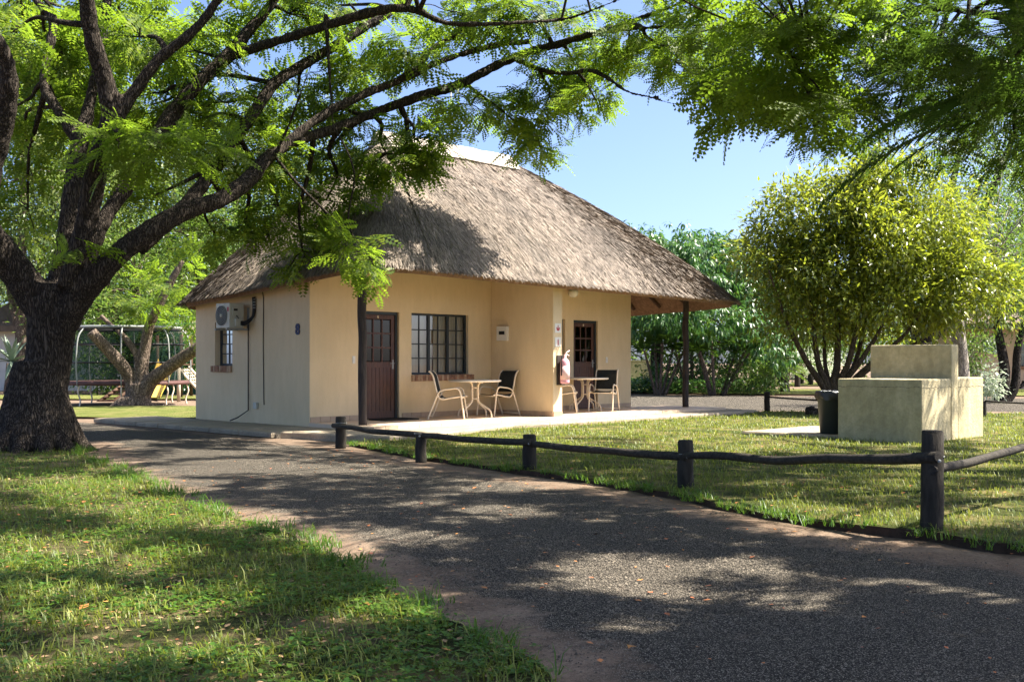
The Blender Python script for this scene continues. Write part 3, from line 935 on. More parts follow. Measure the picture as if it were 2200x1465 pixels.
def reed_mesh(m, tmode, l0, l1, w0, w1, lift0, lift1, sink):
    q, dn, t = reeds(m, tmode)
    side = np.cross(dn, NRM_UP); side /= np.linalg.norm(side, axis=1, keepdims=True)
    nr = np.cross(side, dn); nr *= np.sign(nr[:, 2:3])
    dn = dn + side * rng.normal(0, .10, (m, 1)) + nr * rng.uniform(lift0, lift1, (m, 1))
    dn /= np.linalg.norm(dn, axis=1, keepdims=True)
    L = rng.uniform(l0, l1, (m, 1)); W = rng.uniform(w0, w1, (m, 1)) / 2
    a = q - dn * L * .5 + nr * sink; b = q + dn * L * .5 + nr * sink
    nz = rng.normal(0, .35, (m, 1)); sd = side + nr * nz
    V = np.stack([a - sd * W, a + sd * W, b + sd * W * .7, b - sd * W * .7], 1).reshape(-1, 3)
    return V, np.arange(m * 4).reshape(-1, 4)
V, Fc = reed_mesh(150000, 'area', .20, .5, .008, .018, .0, .085, .022)
npmesh('thatch', V, Fc, MAT['reed'], cottage, kind='stuff')
V, Fc = reed_mesh(22000, 'eave', .12, .30, .006, .013, -.25, .10, .0)
npmesh('eave_fringe', V, Fc, MAT['reed'], cottage, kind='stuff')
# ridge cap
mb = MB()
sec = [(-.40, -.33), (-.22, -.10), (-.06, .03), (.06, .03), (.22, -.10), (.40, -.33), (.30, -.36), (0, -.12), (-.30, -.36)]
xs = [RG0 - .25, RG0 - .1] + [RG0 + (RG1 - RG0) * i / 12 for i in range(1, 12)] + [RG1 - .05, RG1 + .22]
vs = []
for i, x in enumerate(xs):
    k = .6 if i in (0, len(xs) - 1) else 1.0
    for (yy, zz) in sec:
        vs.append((x + (.18 * (yy * yy) if i == len(xs) - 1 else 0), RGW + yy * k, RGH + .16 + zz * (1.0 if k == 1 else 1.25) - (0 if k == 1 else .10) + random.uniform(-.01, .01)))
fs = []
ns = len(sec)
for i in range(len(xs) - 1):
    for k in range(ns):
        fs.append((i * ns + k, (i + 1) * ns + k, (i + 1) * ns + (k + 1) % ns, i * ns + (k + 1) % ns))
fs.append(tuple(range(ns))); fs.append(tuple(reversed(range((len(xs) - 1) * ns, len(xs) * ns))))
mb.add(vs, fs); mb.obj('ridge_cap', MAT['ridge'], cottage, bevel=.01)
mb = MB(); mb.tube([(4.7, RGW + .1, RGH), (4.7, RGW + .1, RGH + 1.5)], .018, 8); mb.obj('lightning_rod', MAT['grey_metal'], cottage)

# rafters and purlins seen under the verandah eave
def under(p, t, off): return roof_pt(p, t, .15 + off)
for i in range(0, n, 7):
    p = EL[i]
    mb = MB(); mb.tube([under(p, .06, .10), under(p, .3, .10), under(p, .62, .12)], [.045, .05, .05], 8)
    mb.obj('rafter', MAT['rafter'], cottage)
for t in (.10, .18, .27):
    mb = MB(); ring = [under(EL[i % n], t, .035) for i in range(0, n, 2)]
    ring.append(ring[0]); mb.tube(ring, .026, 6, cap=False); mb.obj('purlin', MAT['rafter'], cottage)
# verandah posts
def vpost(u, v, r=.075):
    mb = MB()
    pts = [(Vector((u + random.uniform(-.012, .012), v + random.uniform(-.012, .012), z)), r * random.uniform(.93, 1.05)) for z in np.linspace(FL, 3.25, 9)]
    pts = catmull(pts, 4)
    mb.tube([p[0] for p in pts], [p[1] for p in pts], 14); mb.obj('post', MAT['pole_wood'], cottage)
vpost(.25, -1.22, .077); vpost(10.45, -.95)
mb = MB(); mb.tube([(.25, -1.22, 3.12), (10.45, -.95, 3.05)], .06, 8); mb.obj('beam', MAT['rafter'], cottage)
mb = MB(); mb.tube([(9.3, -.1, 2.98), (11.0, -.1, 2.92)], .055, 8); mb.obj('beam', MAT['rafter'], cottage)
# services on the side wall
mb = MB(); mb.tube([(-.03, 1.98, 2.0), (-.03, 1.98, .34), (-.12, 2.22, .19), (-.2, 2.36, .13)], .012, 8); mb.obj('drain_pipe', MAT['pole_wood'], cottage)
mb = MB(); mb.tube([(-.012, 1.54, 2.72), (-.012, 1.48, 2.5), (-.012, 1.49, 1.6), (-.012, 1.47, .6), (-.012, 1.46, .46)], .008, 6); mb.obj('cable', MAT['black'], cottage)
mb = MB(); mb.box(-.06, -.001, 1.66, 1.77, .38, .50); mb.obj('junction_box', MAT['ac_side'], cottage, bevel=.006)

# verandah floor with nosing tiles, apron, side path
vf = MB(); vf.box(-.02, 10.8, -1.86, .0, .0, FL)
vfo = vf.obj('verandah_floor', MAT['floor_tile']); vfo.location = A; vfo.rotation_euler = (0, 0, RZ); vfo['kind'] = 'structure'
nn = 42
for i in range(nn):
    x0 = -.02 + 10.82 * i / nn
    m_ = MB(); m_.box(x0 + .004, x0 + 10.82 / nn - .004, -1.875 + random.uniform(-.002, .002), -1.8, .125, FL + .004)
    m_.obj('edge_tile', MAT['floor_tile'], vfo)
def slab_poly(name, pts, z0, z1, m, parent=None, rough=.02, seg=.15):
    """poured slab with an uneven rounded edge"""
    dens = []
    k_ = len(pts)
    for i in range(k_):
        a = Vector(pts[i] + (0,)); b = Vector(pts[(i + 1) % k_] + (0,))
        c_ = max(1, int((b - a).length / seg))
        for j in range(c_):
            p = a.lerp(b, j / c_)
            p.x += noise.noise(p * 3.1) * rough * 2; p.y += noise.noise(p * 3.1 + Vector((7, 1, 3))) * rough * 2
            dens.append(p)
    cxy = sum(dens, Vector()) / len(dens)
    mb = MB(); N_ = len(dens); vs = []
    for ring, (ins, z) in enumerate([(0, z0), (0, z1 - .025), (.02, z1)]):
        for i, p in enumerate(dens):
            t = (dens[(i + 1) % N_] - dens[i - 1]).normalized(); nrm = Vector((-t.y, t.x, 0))
            q = p + nrm * (ins + noise.noise(p * 9 + Vector((ring, 0, 0))) * rough * .6)
            vs.append((q.x, q.y, z + (noise.noise(p * 4) * rough * .35 if ring else 0)))
    fs = []
    for r_ in range(2):
        for i in range(N_):
            j = (i + 1) % N_
            fs.append((r_ * N_ + i, r_ * N_ + j, (r_ + 1) * N_ + j, (r_ + 1) * N_ + i))
    fs.append(tuple(2 * N_ + i for i in range(N_)))
    mb.add(vs, fs); return mb.obj(name, m, parent)
ap = [(-3.66, 18.1), (-2.87, 17.45), (-1.9, 16.98), (-1.36, 17.4), (-.8, 18.4), (.05, 20.0), (1.16, 20.9), (2.33, 22.15), (3.87, 23.7), (4.88, 24.75), (5.84, 25.75), (5.3, 26.6), (4.4, 27.2)]
e1 = HW(10.9, -1.7); e0 = HW(-.1, -1.7); e00 = HW(-1.3, -1.0)
tag(slab_poly('concrete_apron', ap + [(e1.x, e1.y), (e0.x, e0.y), (e00.x, e00.y)], 0, .125, MAT['concrete']), kind='structure')
fp = MB(); fp.box(-1.35, -.05, -.95, 5.2, 0, .07)
fpo = fp.obj('footpath', MAT['concrete_edge']); fpo.location = A; fpo.rotation_euler = (0, 0, RZ); fpo['kind'] = 'structure'
yy = -.93
while yy < 5.0:
    L = random.uniform(.85, 1.05)
    slab_poly('paving_slab', [(-1.42, yy + .01), (-.004, yy + .01), (-.004, yy + L - .01), (-1.42, yy + L - .01)], .02, .10 + random.uniform(-.004, .004), MAT['concrete'], fpo, rough=.012, seg=.2)
    yy += L

# ------------------------------------------------------------------ things on the cottage
ac = thing('air_conditioner', 'aged white outdoor air conditioner unit on a bracket above the small side window', 'air conditioner', HW(-.30, 2.2, 1.91), RZ)
# local x outwards is -x ; y along wall
mb = MB(); mb.box(-.16, .16, -.24, .24, .02, .50); mb.obj('casing', MAT['ac_body'], ac, bevel=.012)
mb = MB(); mb.box(-.15, .15, -.249, -.243, .03, .49); mb.obj('side_panel', MAT['ac_side'], ac)
MG = Matrix.Translation((-.163, .03, .26)) @ Matrix.Rotation(R(-90), 4, 'Y')
mb = MB(); mb.lathe([(.195, 0), (.195, .006)], 28, MG); gr_ = mb.obj('fan_grille', MAT['ac_grille'], ac)
for rr in (.19, .15, .11, .07):
    mb = MB(); mb.tube([MG @ Vector((rr * math.cos(a), rr * math.sin(a), .014)) for a in np.linspace(0, 2 * math.pi, 25)], .006, 5, cap=False); mb.obj('grille_ring', MAT['grey_metal'], gr_)
mb = MB(); mb.lathe([(.035, 0), (.035, .02)], 14, MG); mb.obj('hub', MAT['ac_body'], gr_)
mb = MB(); mb.box(-.166, -.162, -.22, -.17, .34, .42); mb.obj('sticker', MAT['red'], ac)
mb = MB(); mb.box(-.10, .02, -.275, -.25, .27, .42); mb.obj('terminal_cover', MAT['ac_side'], ac, bevel=.005)
mb = MB(); mb.box(-.085, .0, -.279, -.2755, .35, .39); mb.obj('handle', MAT['black'], ac)
mb = MB(); mb.box(-.06, .08, -.31, -.25, .05, .20); mb.obj('valve_cover', MAT['ac_side'], ac, bevel=.008)
mb = MB()
for yb in (-.2, .2):
    mb.box(-.2, .295, yb - .02, yb + .02, -.02, .018); mb.box(.265, .298, yb - .02, yb + .02, .018, .42)
mb.obj('bracket', MAT['grey_metal'], ac)
mb = MB(); mb.tube([p[0] for p in catmull([(Vector(p), 1) for p in [(.05, -.30, .13), (.15, -.36, .14), (.25, -.42, .25), (.27, -.44, .42), (.26, -.44, .62)]], 5)], .028, 8)
mb.tube([p[0] for p in catmull([(Vector(p), 1) for p in [(.05, -.30, .09), (.14, -.35, .10), (.24, -.40, .21), (.26, -.42, .40), (.25, -.42, .62)]], 5)], .022, 8)
mb.tube([(-.03, -.28, .26), (.02, -.29, .20)], .008, 6)
mb.obj('hose', MAT['black'], ac)
for k in range(4):
    mb = MB(); mb.lathe([(.034, 0), (.034, .02)], 10, Matrix.Translation((.27, -.44, .40 + .055 * k))); mb.obj('hose_clip', MAT['grey_metal'], ac)

def lettering(txt, size, m, name, loc, rot, depth=.008):
    cu = bpy.data.curves.new(name, 'FONT'); cu.body = txt; cu.size = size; cu.extrude = depth; cu.align_x = 'CENTER'; cu.align_y = 'CENTER'
    cu.offset = size * .035
    tmp = bpy.data.objects.new(name, cu); COL.objects.link(tmp)
    dg = bpy.context.evaluated_depsgraph_get()
    me = bpy.data.meshes.new_from_object(tmp.evaluated_get(dg))
    bpy.data.objects.remove(tmp)
    me.materials.clear(); me.materials.append(m)
    o = link(bpy.data.objects.new(name, me)); o.location = loc; o.rotation_euler = rot
    return o
o = lettering('8', .27, MAT['blue'], 'house_number', HW(-.012, .36, 1.87), (R(90), 0, RZ - R(90)))
tag(o, 'blue number 8 fixed to the shaded side wall of the cottage', 'house number')

def plate(name, label, cat, u, v, h, wdt, hgt, dep, m, group=None, bevel=.006, along='u'):
    o = thing(name, label, cat, HW(u, v, h), RZ, group)
    mb = MB()
    if along == 'u': mb.box(-wdt / 2, wdt / 2, -dep, -.001, -hgt / 2, hgt / 2)
    else: mb.box(-dep, -.001, -wdt / 2, wdt / 2, -hgt / 2, hgt / 2)
    mb.obj('plate', m, o, bevel=bevel)
    return o
o = plate('light_switch', 'small white light switch left of the near verandah door', 'light switch', 1.0, 0, 1.32, .07, .14, .012, MAT['white'], 'light switches by the doors')
mb = MB(); mb.box(-.015, .015, -.018, -.0125, -.025, .025); mb.obj('rocker', MAT['white'], o)
o = plate('light_switch', 'small white light switch right of the far verandah door', 'light switch', 8.55, 0, 1.32, .07, .14, .012, MAT['white'], 'light switches by the doors')
mb = MB(); mb.box(-.015, .015, -.018, -.0125, -.025, .025); mb.obj('rocker', MAT['white'], o)
o = plate('meter_box', 'white electrical box with dark slot on the dividing wall', 'electrical box', 4.66, -.38, 1.87, .30, .30, .07, MAT['white'], along='v')
mb = MB(); mb.box(-.076, -.0705, -.085, .075, -.02, .05); mb.obj('breaker_window', MAT['black'], o)
# two safety signs on the end of the dividing wall
o = plate('fire_sign', 'upper white sign with red down arrow on the dividing wall end', 'sign', 4.80, -1.77, 1.96, .185, .19, .008, MAT['white'], 'signs above the extinguisher', bevel=.002)
mb = MB(); mb.add([(-.012, -.0095, .06), (.012, -.0095, .06), (.012, -.0095, -.01), (-.012, -.0095, -.01)], [(0, 3, 2, 1)])
mb.add([(-.055, -.0095, .005), (-.04, -.0095, .02), (0, -.0095, -.018), (.04, -.0095, .02), (.055, -.0095, .005), (.04, -.0095, -.04), (0, -.0095, -.06), (-.04, -.0095, -.04)], [(0, 7, 6, 5, 4, 3, 2, 1)])
mb.obj('arrow', MAT['red'], o)
o = plate('fire_sign', 'lower white sign with red extinguisher picture on the dividing wall end', 'sign', 4.80, -1.77, 1.68, .185, .19, .008, MAT['white'], 'signs above the extinguisher', bevel=.002)
mb = MB(); mb.add([(-.018, -.0095, .035), (-.006, -.0095, .05), (-.006, -.0095, .065), (.012, -.0095, .065), (.008, -.0095, .05), (.018, -.0095, .035), (.018, -.0095, -.065), (-.018, -.0095, -.065)], [tuple(reversed(range(8)))])
mb.obj('pictogram', MAT['red'], o)
# fire extinguisher
fe = thing('fire_extinguisher', 'faded pink fire extinguisher hanging on the dividing wall end', 'fire extinguisher', HW(4.87, -1.90, .84), RZ)
mb = MB(); mb.lathe([(.075, 0), (.092, .012), (.095, .04), (.095, .40), (.088, .45), (.06, .49), (.028, .51), (.024, .55)], 24); mb.obj('cylinder', MAT['pink'], fe)
mb = MB(); mb.lathe([(.097, .08), (.097, .36)], 24); mb.obj('label_band', MAT['pink_pale'], fe)
mb = MB(); mb.box(-.03, .03, -.02, .02, .545, .585); mb.tube([(0, 0, .575), (.06, 0, .59), (.13, 0, .56)], .011, 6); mb.tube([(0, 0, .59), (.06, 0, .63), (.14, 0, .665)], .011, 6); mb.obj('handle', MAT['pink_pale'], fe)
mb = MB(); mb.tube([p[0] for p in catmull([(Vector(p), 1) for p in [(-.02, 0, .565), (-.07, 0, .57), (-.105, 0, .50), (-.11, 0, .30), (-.105, 0, .16)]], 5)], .011, 8); mb.obj('hose', MAT['black'], fe)
mb = MB(); mb.box(-.11, .11, .105, .128, -.03, .57); mb.obj('backing_board', MAT['pole_wood'], fe)
# porch light globe
pl = thing('porch_light', 'round opal globe lamp tucked under the thatch eave', 'lamp', HW(7.15, -.16, 2.86), RZ)
mb = MB(); mb.lathe([(.02, -.115), (.07, -.10), (.105, -.06), (.118, 0), (.105, .05), (.07, .09), (.05, .10)], 24); mb.obj('globe', MAT['opal'], pl)
mb = MB(); mb.lathe([(.055, .10), (.06, .14)], 16); mb.box(-.02, .02, .0, .16, .115, .14); mb.obj('fitting', MAT['grey_metal'], pl)
dm = thing('door_mat', 'dark fibre mat lying before the near brown door', 'mat', HW(1.72, -.32, FL + .005), RZ)
mb = MB(); mb.box(-.42, .42, -.25, .25, 0, .02); mb.obj('pile', MAT['mat_fibre'], dm, bevel=.006)

# garden chairs and tables
def smooth(pts, per=6): return [p[0] for p in catmull([(Vector(p), 1) for p in pts], per)]
def make_chair():
    c = thing('garden_chair', '', 'chair')
    for s in (-1, 1):
        y = s * .27
        m_ = MB(); m_.tube(smooth([(-.355, y, 0), (-.27, y, .21), (-.178, y, .44), (-.13, y, .525), (-.035, y, .568), (.10, y, .585), (.19, y, .595), (.25, y, .565), (.285, y, .48), (.32, y, .24), (.356, y, 0)], 5), .016, 8)
        m_.obj('arm_frame', MAT['white_paint'], c)
        yb = s * .245
        m_ = MB(); m_.tube(smooth([(-.335, yb, .925), (-.30, yb, .90), (-.255, yb, .83), (-.21, yb, .65), (-.165, yb, .475), (-.13, yb, .41), (-.06, yb, .385), (.10, yb, .412), (.29, yb, .44), (.355, yb, .42)], 5), .017, 8)
        m_.obj('seat_frame', MAT['white_paint'], c)
    m_ = MB(); m_.tube([(.30, -.245, .41), (.30, .245, .41)], .013, 8); m_.tube([(-.10, -.27, .40), (-.10, .27, .40)], .012, 8); m_.tube([(-.345, -.27, .05), (-.345, .27, .05)], .011, 8)
    m_.obj('crossbar', MAT['white_paint'], c)
    prof = smooth([(-.325, 0, .915), (-.29, 0, .885), (-.25, 0, .83), (-.208, 0, .65), (-.168, 0, .49)], 4)
    def sling(prof, name, sag):
        m_ = MB(); vs = []
        for p in prof:
            for j in range(9):
                f = j / 8 * 2 - 1
                vs.append((p.x - sag[0] * (1 - f * f), f * .24, p.z - sag[1] * (1 - f * f)))
        m_.add(vs, [(i * 9 + j, i * 9 + j + 1, (i + 1) * 9 + j + 1, (i + 1) * 9 + j) for i in range(len(prof) - 1) for j in range(8)], True)
        o = m_.obj(name, MAT['sling'], c)
        so_ = o.modifiers.new('thick', 'SOLIDIFY'); so_.thickness = .006
    sling(prof, 'backrest', (.02, 0))
    sling(smooth([(-.15, 0, .455), (-.11, 0, .415), (-.05, 0, .40), (.10, 0, .425), (.31, 0, .45)], 4), 'seat', (0, .02))
    return c
def copy_tree(o, parent=None):
    c = o.copy(); COL.objects.link(c)
    if parent is not None: c.parent = parent
    for ch in list(o.children): copy_tree(ch, c)
    return c
chair = make_chair()
for i, (px, d, ang, lab) in enumerate([
        (962, 21.15, -4, 'cream framed chair seen side-on left of the near table'),
        (1071, 22.35, 222, 'dark backed chair right of the near table before the dividing wall'),
        (1205, 23.75, -6, 'half hidden chair behind the pink extinguisher left of the far table'),
        (1298, 24.45, 252, 'dark backed chair right of the far table by the cottage corner')]):
    c = chair if i == 0 else copy_tree(chair)
    c.location = ((px - 1100) / F * d, d, FL + .003); c.rotation_euler = (0, 0, R(ang))
    tag(c, lab, 'chair', 'sling chairs on the verandah')
def make_table():
    t = thing('garden_table', '', 'table')
    m_ = MB(); m_.lathe([(.50, .705), (.53, .712), (.533, .735), (.525, .745), (.50, .748)], 40); m_.obj('table_top', MAT['table_white'], t)
    for k in range(4):
        a = R(45 + 90 * k + 12); cs, sn = math.cos(a), math.sin(a)
        m_ = MB(); m_.tube(smooth([(cs * r, sn * r, z) for r, z in [(.20, .70), (.12, .685), (.085, .62), (.082, .50), (.085, .36), (.12, .29), (.24, .22), (.34, .165), (.39, .11), (.41, .0)]], 5), .017, 8)
        m_.obj('leg', MAT['white_paint'], t)
    for z in (.36, .58):
        m_ = MB(); m_.lathe([(.078, z), (.082, z + .01), (.078, z + .02)], 20); m_.obj('ring', MAT['white_paint'], t)
    return t
tab = make_table()
for i, (px, d, lab) in enumerate([(1020, 21.75, 'round cream table before the barred window'), (1257, 24.6, 'round cream table before the far verandah door')]):
    t = tab if i == 0 else copy_tree(tab)
    t.location = ((px - 1100) / F * d, d, FL + .003)
    tag(t, lab, 'table', 'round tables on the verandah')

# ------------------------------------------------------------------ fences
def log_post(mb, x, y, r, h, z0=-.05):
    pts = [(x + random.uniform(-.006, .006), y + random.uniform(-.006, .006), z) for z in np.linspace(z0, h - .012, 6)]
    sides = 16
    rads = [r * (1.06 - .08 * i / 5) * random.uniform(.98, 1.02) for i in range(6)]
    mb.tube(pts, rads, sides, jit=.012)
    mb.lathe([(rads[-1] * .985, h - .014), (rads[-1] * .90, h)], sides, Matrix.Translation((x, y, 0)), smooth=False)
fence = thing('post_and_rail_fence', 'low dark log fence between gravel road and lawn', 'fence')
posts = [(732, 964, 895), (904, 994, 930), (1137, 1018, 933), (1473, 1060, 945), (2003, 1158, 924)]
PW = []
for (px, by, ty) in posts:
    g = G(px, by); h = CH + (HZ - ty) / F * g.y
    mb = MB(); log_post(mb, g.x, g.y, .078 if px != 904 else .07, h)
    mb.obj('post', MAT['fence_wood'], fence)
    PW.append((g.x, g.y, h))
pr = Vector((6.4, 9.6, 0)); mb = MB(); log_post(mb, pr.x, pr.y, .078, .62); mb.obj('post', MAT['fence_wood'], fence)
def rail(a, b, r0, r1, parent, mname='rail_wood', wob=.02, name='rail'):
    a, b = Vector(a), Vector(b)
    L = (b - a).length; k = max(6, int(L / .22))
    mb = MB(); pts = []; rad = []
    ph = random.uniform(0, 50)
    for i in range(k + 1):
        t = i / k; p = a.lerp(b, t)
        p.z += (noise.noise(Vector((t * L * 1.1, ph, 0)))) * wob * 1.6 - .01 * math.sin(math.pi * t)
        p.x += noise.noise(Vector((t * L * 1.1, ph, 9))) * wob * .6
        pts.append(p); rad.append((r0 + (r1 - r0) * t) * (1 + noise.noise(Vector((t * L * 3, ph, 4))) * .16))
    mb.tube(pts, rad, 10, jit=.03)
    return mb.obj(name, MAT[mname], parent)
ry = [(716, 913, 0), (915, 937, 0), (1142, 953, 0), (1478, 982, 0), (2012, 990, 0)]
RP = []
for (px, py, _), w_ in zip(ry, PW):
    d = w_[1] - .085
    RP.append(P(px, py, d))
for i in range(4):
    a, b = RP[i].copy(), RP[i + 1].copy()
    if i: a.y += .0; a = a + (a - b).normalized() * .05
    rail(a + Vector((0, -.045 if i % 2 else .0, .015 if i % 2 else 0)), b + Vector((0, -.045 if i % 2 else .0, .015 if i % 2 else 0)), .036, .042, fence)
for q, w_ in zip(RP, PW):
    mb = MB(); mb.lathe([(.013, 0), (.013, .01), (.006, .016)], 8, Matrix.Translation((w_[0] - .005, q.y - .052, q.z + .004)) @ Matrix.Rotation(R(90), 4, 'X')); mb.obj('bolt', MAT['grey_metal'], fence)
    mb = MB(); mb.tube([(w_[0] + .084 * math.cos(t), w_[1] + .084 * math.sin(t), q.z + .03 + .004 * math.sin(3 * t)) for t in np.linspace(0, 2 * math.pi, 21)], .003, 5, cap=False); mb.obj('tie_wire', MAT['grey_metal'], fence)
rail(P(1985, 1008, PW[4][1] + .02) + Vector((.02, -.1, 0)), P(2230, 952, 9.6), .035, .032, fence)
far_f = thing('post_and_rail_fence', 'low black log fence behind the braai along the back road', 'fence')
fpts = [G(1648, 886), Vector((8.6, 25.6, 0)), Vector((10.6, 24.4, 0)), Vector((13.2, 23.6, 0)), Vector((16, 23.2, 0))]
for i, g in enumerate(fpts):
    mb = MB(); log_post(mb, g.x, g.y, .072 if i == 0 else .06, .52 if i == 0 else .4); mb.obj('post', MAT['fence_wood'], far_f)
for i in range(len(fpts) - 1):
    rail(fpts[i] + Vector((0, -.06, .40)), fpts[i + 1] + Vector((0, -.06, .30)), .022, .024, far_f, wob=.015)
mb = MB()
for k in range(26):
    a = random.uniform(0, 6.28); r_ = random.uniform(0, .12); 
    mb.lathe([(.06, 0), (.08, .05), (.05, .12)], 7, Matrix.Translation((6.95 + r_ * math.cos(a), 25.2 + r_ * math.sin(a), random.uniform(0, .12))) @ Matrix.Rotation(random.uniform(-.6, .6), 4, 'X'))
tag(mb.obj('tree_stump', MAT['bark_dark']), 'knobbly dark stump beside the bin at the lawn back', 'stump')

# ------------------------------------------------------------------ braai and bin
BA = Vector((6.125, 16.22, 0))
braai = thing('braai', 'yellow plastered masonry barbecue block with raised back wall on the lawn', 'barbecue', BA, RZ)
mb = MB(); mb.box(0, 1.08, 0, 1.36, -.05, 1.02); mb.obj('front_block', MAT['plaster_braai'], braai, bevel=.022)
mb = MB(); mb.box(1.083, 1.36, -.006, 1.34, -.05, 1.555); mb.obj('back_wall', MAT['plaster_braai'], braai, bevel=.022)
mb = MB(); mb.box(1.363, 2.40, .0, 1.36, -.05, 1.03); mb.obj('rear_block', MAT['plaster_braai'], braai, bevel=.022)
def crack(a, b, z, seed):
    """a hairline crack wandering along a wall face"""
    a, b = Vector(a), Vector(b); k = 46
    pts = []
    for i in range(k + 1):
        p = a.lerp(b, i / k); p.z = z + .022 * noise.noise(Vector((i * .22, seed, 0))) + .010 * noise.noise(Vector((i * .9, seed, 3)))
        pts.append(p)
    m_ = MB(); m_.tube(pts, [.0035 * (.5 + abs(noise.noise(Vector((i * .5, seed, 7)))) * 1.6) for i in range(k + 1)], 5); m_.obj('crack', MAT['dark_room'], braai)
crack((0, .02, 0), (0, 1.34, 0), .90, 1); crack((.02, 0, 0), (1.07, 0, 0), .89, 5); crack((1.37, .0, 0), (2.38, .0, 0), .885, 9)
M_ = Matrix.Rotation(RZ, 4, 'Z')
def BW(u, v): 
    q = BA + M_ @ Vector((u, v, 0)); return (q.x, q.y)
tag(slab_poly('concrete_slab', [BW(.05, 1.38), BW(2.3, 1.38), BW(2.25, 3.05), BW(.0, 3.12)], 0, .11, MAT['concrete'], rough=.012), 'flat grey concrete slab beside the masonry barbecue', 'slab', kind='structure')
bin_ = thing('rubbish_bin', 'dark round rubbish bin with black bag folded over the rim', 'bin', (BA + M_ @ Vector((.52, 1.72, .11))), 0)
mb = MB(); mb.lathe([(.185, 0), (.195, .01), (.235, .55), (.245, .56), (.25, .68), (.235, .68)], 32); mb.obj('tub', MAT['bin'], bin_)
mb = MB(); vs = []; sd = 48
for ring, (r_, z) in enumerate([(.20, .62), (.245, .695), (.262, .70), (.268, .66), (.272, .60), (.262, .56)]):
    for k in range(sd):
        a = 2 * math.pi * k / sd
        j = noise.noise(Vector((math.cos(a) * 4, math.sin(a) * 4, ring * .5))) * (.012 + .006 * ring)
        vs.append(((r_ + j) * math.cos(a), (r_ + j) * math.sin(a), z + (noise.noise(Vector((math.cos(a) * 3, math.sin(a) * 3, 5))) * .05 if ring > 3 else noise.noise(Vector((math.cos(a) * 6, math.sin(a) * 6, 2))) * .012)))
mb.add(vs, [(r_ * sd + k, r_ * sd + (k + 1) % sd, (r_ + 1) * sd + (k + 1) % sd, (r_ + 1) * sd + k) for r_ in range(5) for k in range(sd)], True)
mb.obj('bin_bag', MAT['bag'], bin_)
mb = MB(); mb.tube(smooth([(.10, -.262, .58), (.115, -.275, .52), (.10, -.28, .45), (.12, -.27, .42)], 4), .014, 6); mb.obj('bag_knot', MAT['bag'], bin_)

# ------------------------------------------------------------------ trees
def pinna(nl=6, joined=False):
    """one feathery compound leaf along +x, length 1"""
    V, Fq = [], []
    xs_ = [.14 + .84 * i / (nl - 1) for i in range(nl)]
    def rz_(x): return -.10 * x * x
    if joined:
        for x in [0] + xs_:
            V += [(x, -.006, rz_(x)), (x, .006, rz_(x))]
        for i in range(nl):
            Fq.append((2 * i, 2 * i + 1, 2 * i + 3, 2 * i + 2))
    for i in range(nl):
        x = xs_[i]
        s = math.sin(math.pi * (.18 + .72 * i / (nl - 1))) ** .6
        for sd_ in (-1, 1):
            l, wd = .30 * s, .16 * s
            dz = rz_(x)
            b = len(V)
            q = [(x, 0, dz), (x + .03 - wd * .5, sd_ * l * .55, dz - .012), (x + .07, sd_ * l, dz - .04), (x + .06 + wd * .5, sd_ * l * .5, dz - .006)]
            if joined:
                V += q[1:]; Fq.append(((2 * (i + 1) + (1 if sd_ > 0 else 0)), b, b + 1, b + 2))
            else:
                V += q; Fq.append((b, b + 1, b + 2, b + 3))
    return np.array(V), np.array(Fq)
def twig(np_=7, seed=0, droop=.35, joined=False):
    """a twig along +x carrying compound leaves; length about 1"""
    r2 = np.random.default_rng(seed)
    pv, pf = pinna(6, joined)
    V, Fq = [], []
    if joined:
        sx = [0] + [.15 + .8 * i / np_ for i in range(np_)]
        V.append(np.array([q for x in sx for q in ((x, -.008, -.10 * x * x), (x, .008, -.10 * x * x))]))
        Fq.append(np.array([(2 * i, 2 * i + 1, 2 * i + 3, 2 * i + 2) for i in range(np_)]))
    for i in range(np_):
        x = .15 + .8 * i / np_
        a = (1 if i % 2 else -1) * r2.uniform(.5, 1.1)
        if i == np_ - 1: a = r2.uniform(-.2, .2)
        d = np.array([[math.cos(a), math.sin(a), r2.uniform(-droop * 1.6, .12)]])
        Rm = frames(d)[0]
        L = r2.uniform(.38, .58)
        q = pv @ Rm.T * L + np.array([x, 0, -.10 * x * x])
        b = sum(len(v) for v in V)
        f = pf + b
        if joined:                       # grow out of the stem
            f = np.where(f == b, 2 * (i + 1), np.where(f == b + 1, 2 * (i + 1) + 1, f))
        V.append(q); Fq.append(f)
    V = np.concatenate(V); Fq = np.concatenate(Fq)
    if joined:
        used = np.unique(Fq); mp = np.zeros(len(V), int); mp[used] = np.arange(len(used)); V = V[used]; Fq = mp[Fq]
    return V, Fq
TW = [twig(7, s) for s in range(4)]
TJ = [twig(7, s, joined=True) for s in range(4)]

def crown_feather(name, items, m, parent, scale=(.42, .68), kind='stuff'):
    """items: (positions n,3 ; directions n,3)"""
    pos, dirs = items[:2]
    scl = items[2] if len(items) > 2 else rng.uniform(scale[0], scale[1], len(pos))
    Vs, Fs, off = [], [], 0
    grp = rng.integers(0, len(TW), len(pos))
    for g, (tv, tf) in enumerate(TW):
        sel = grp == g
        if not sel.any(): continue
        upv = np.array([[0, 0, 1.0]]) + rng.normal(0, .55, (sel.sum(), 3)) * np.array([[1, 1, .2]])
        V, Fc = scatter(tv, tf, pos[sel], frames(dirs[sel], upv), scl[sel])
        Vs.append(V); Fs.append(Fc + off); off += len(V)
    return npmesh(name, np.concatenate(Vs), np.concatenate(Fs), m, parent, kind=kind)

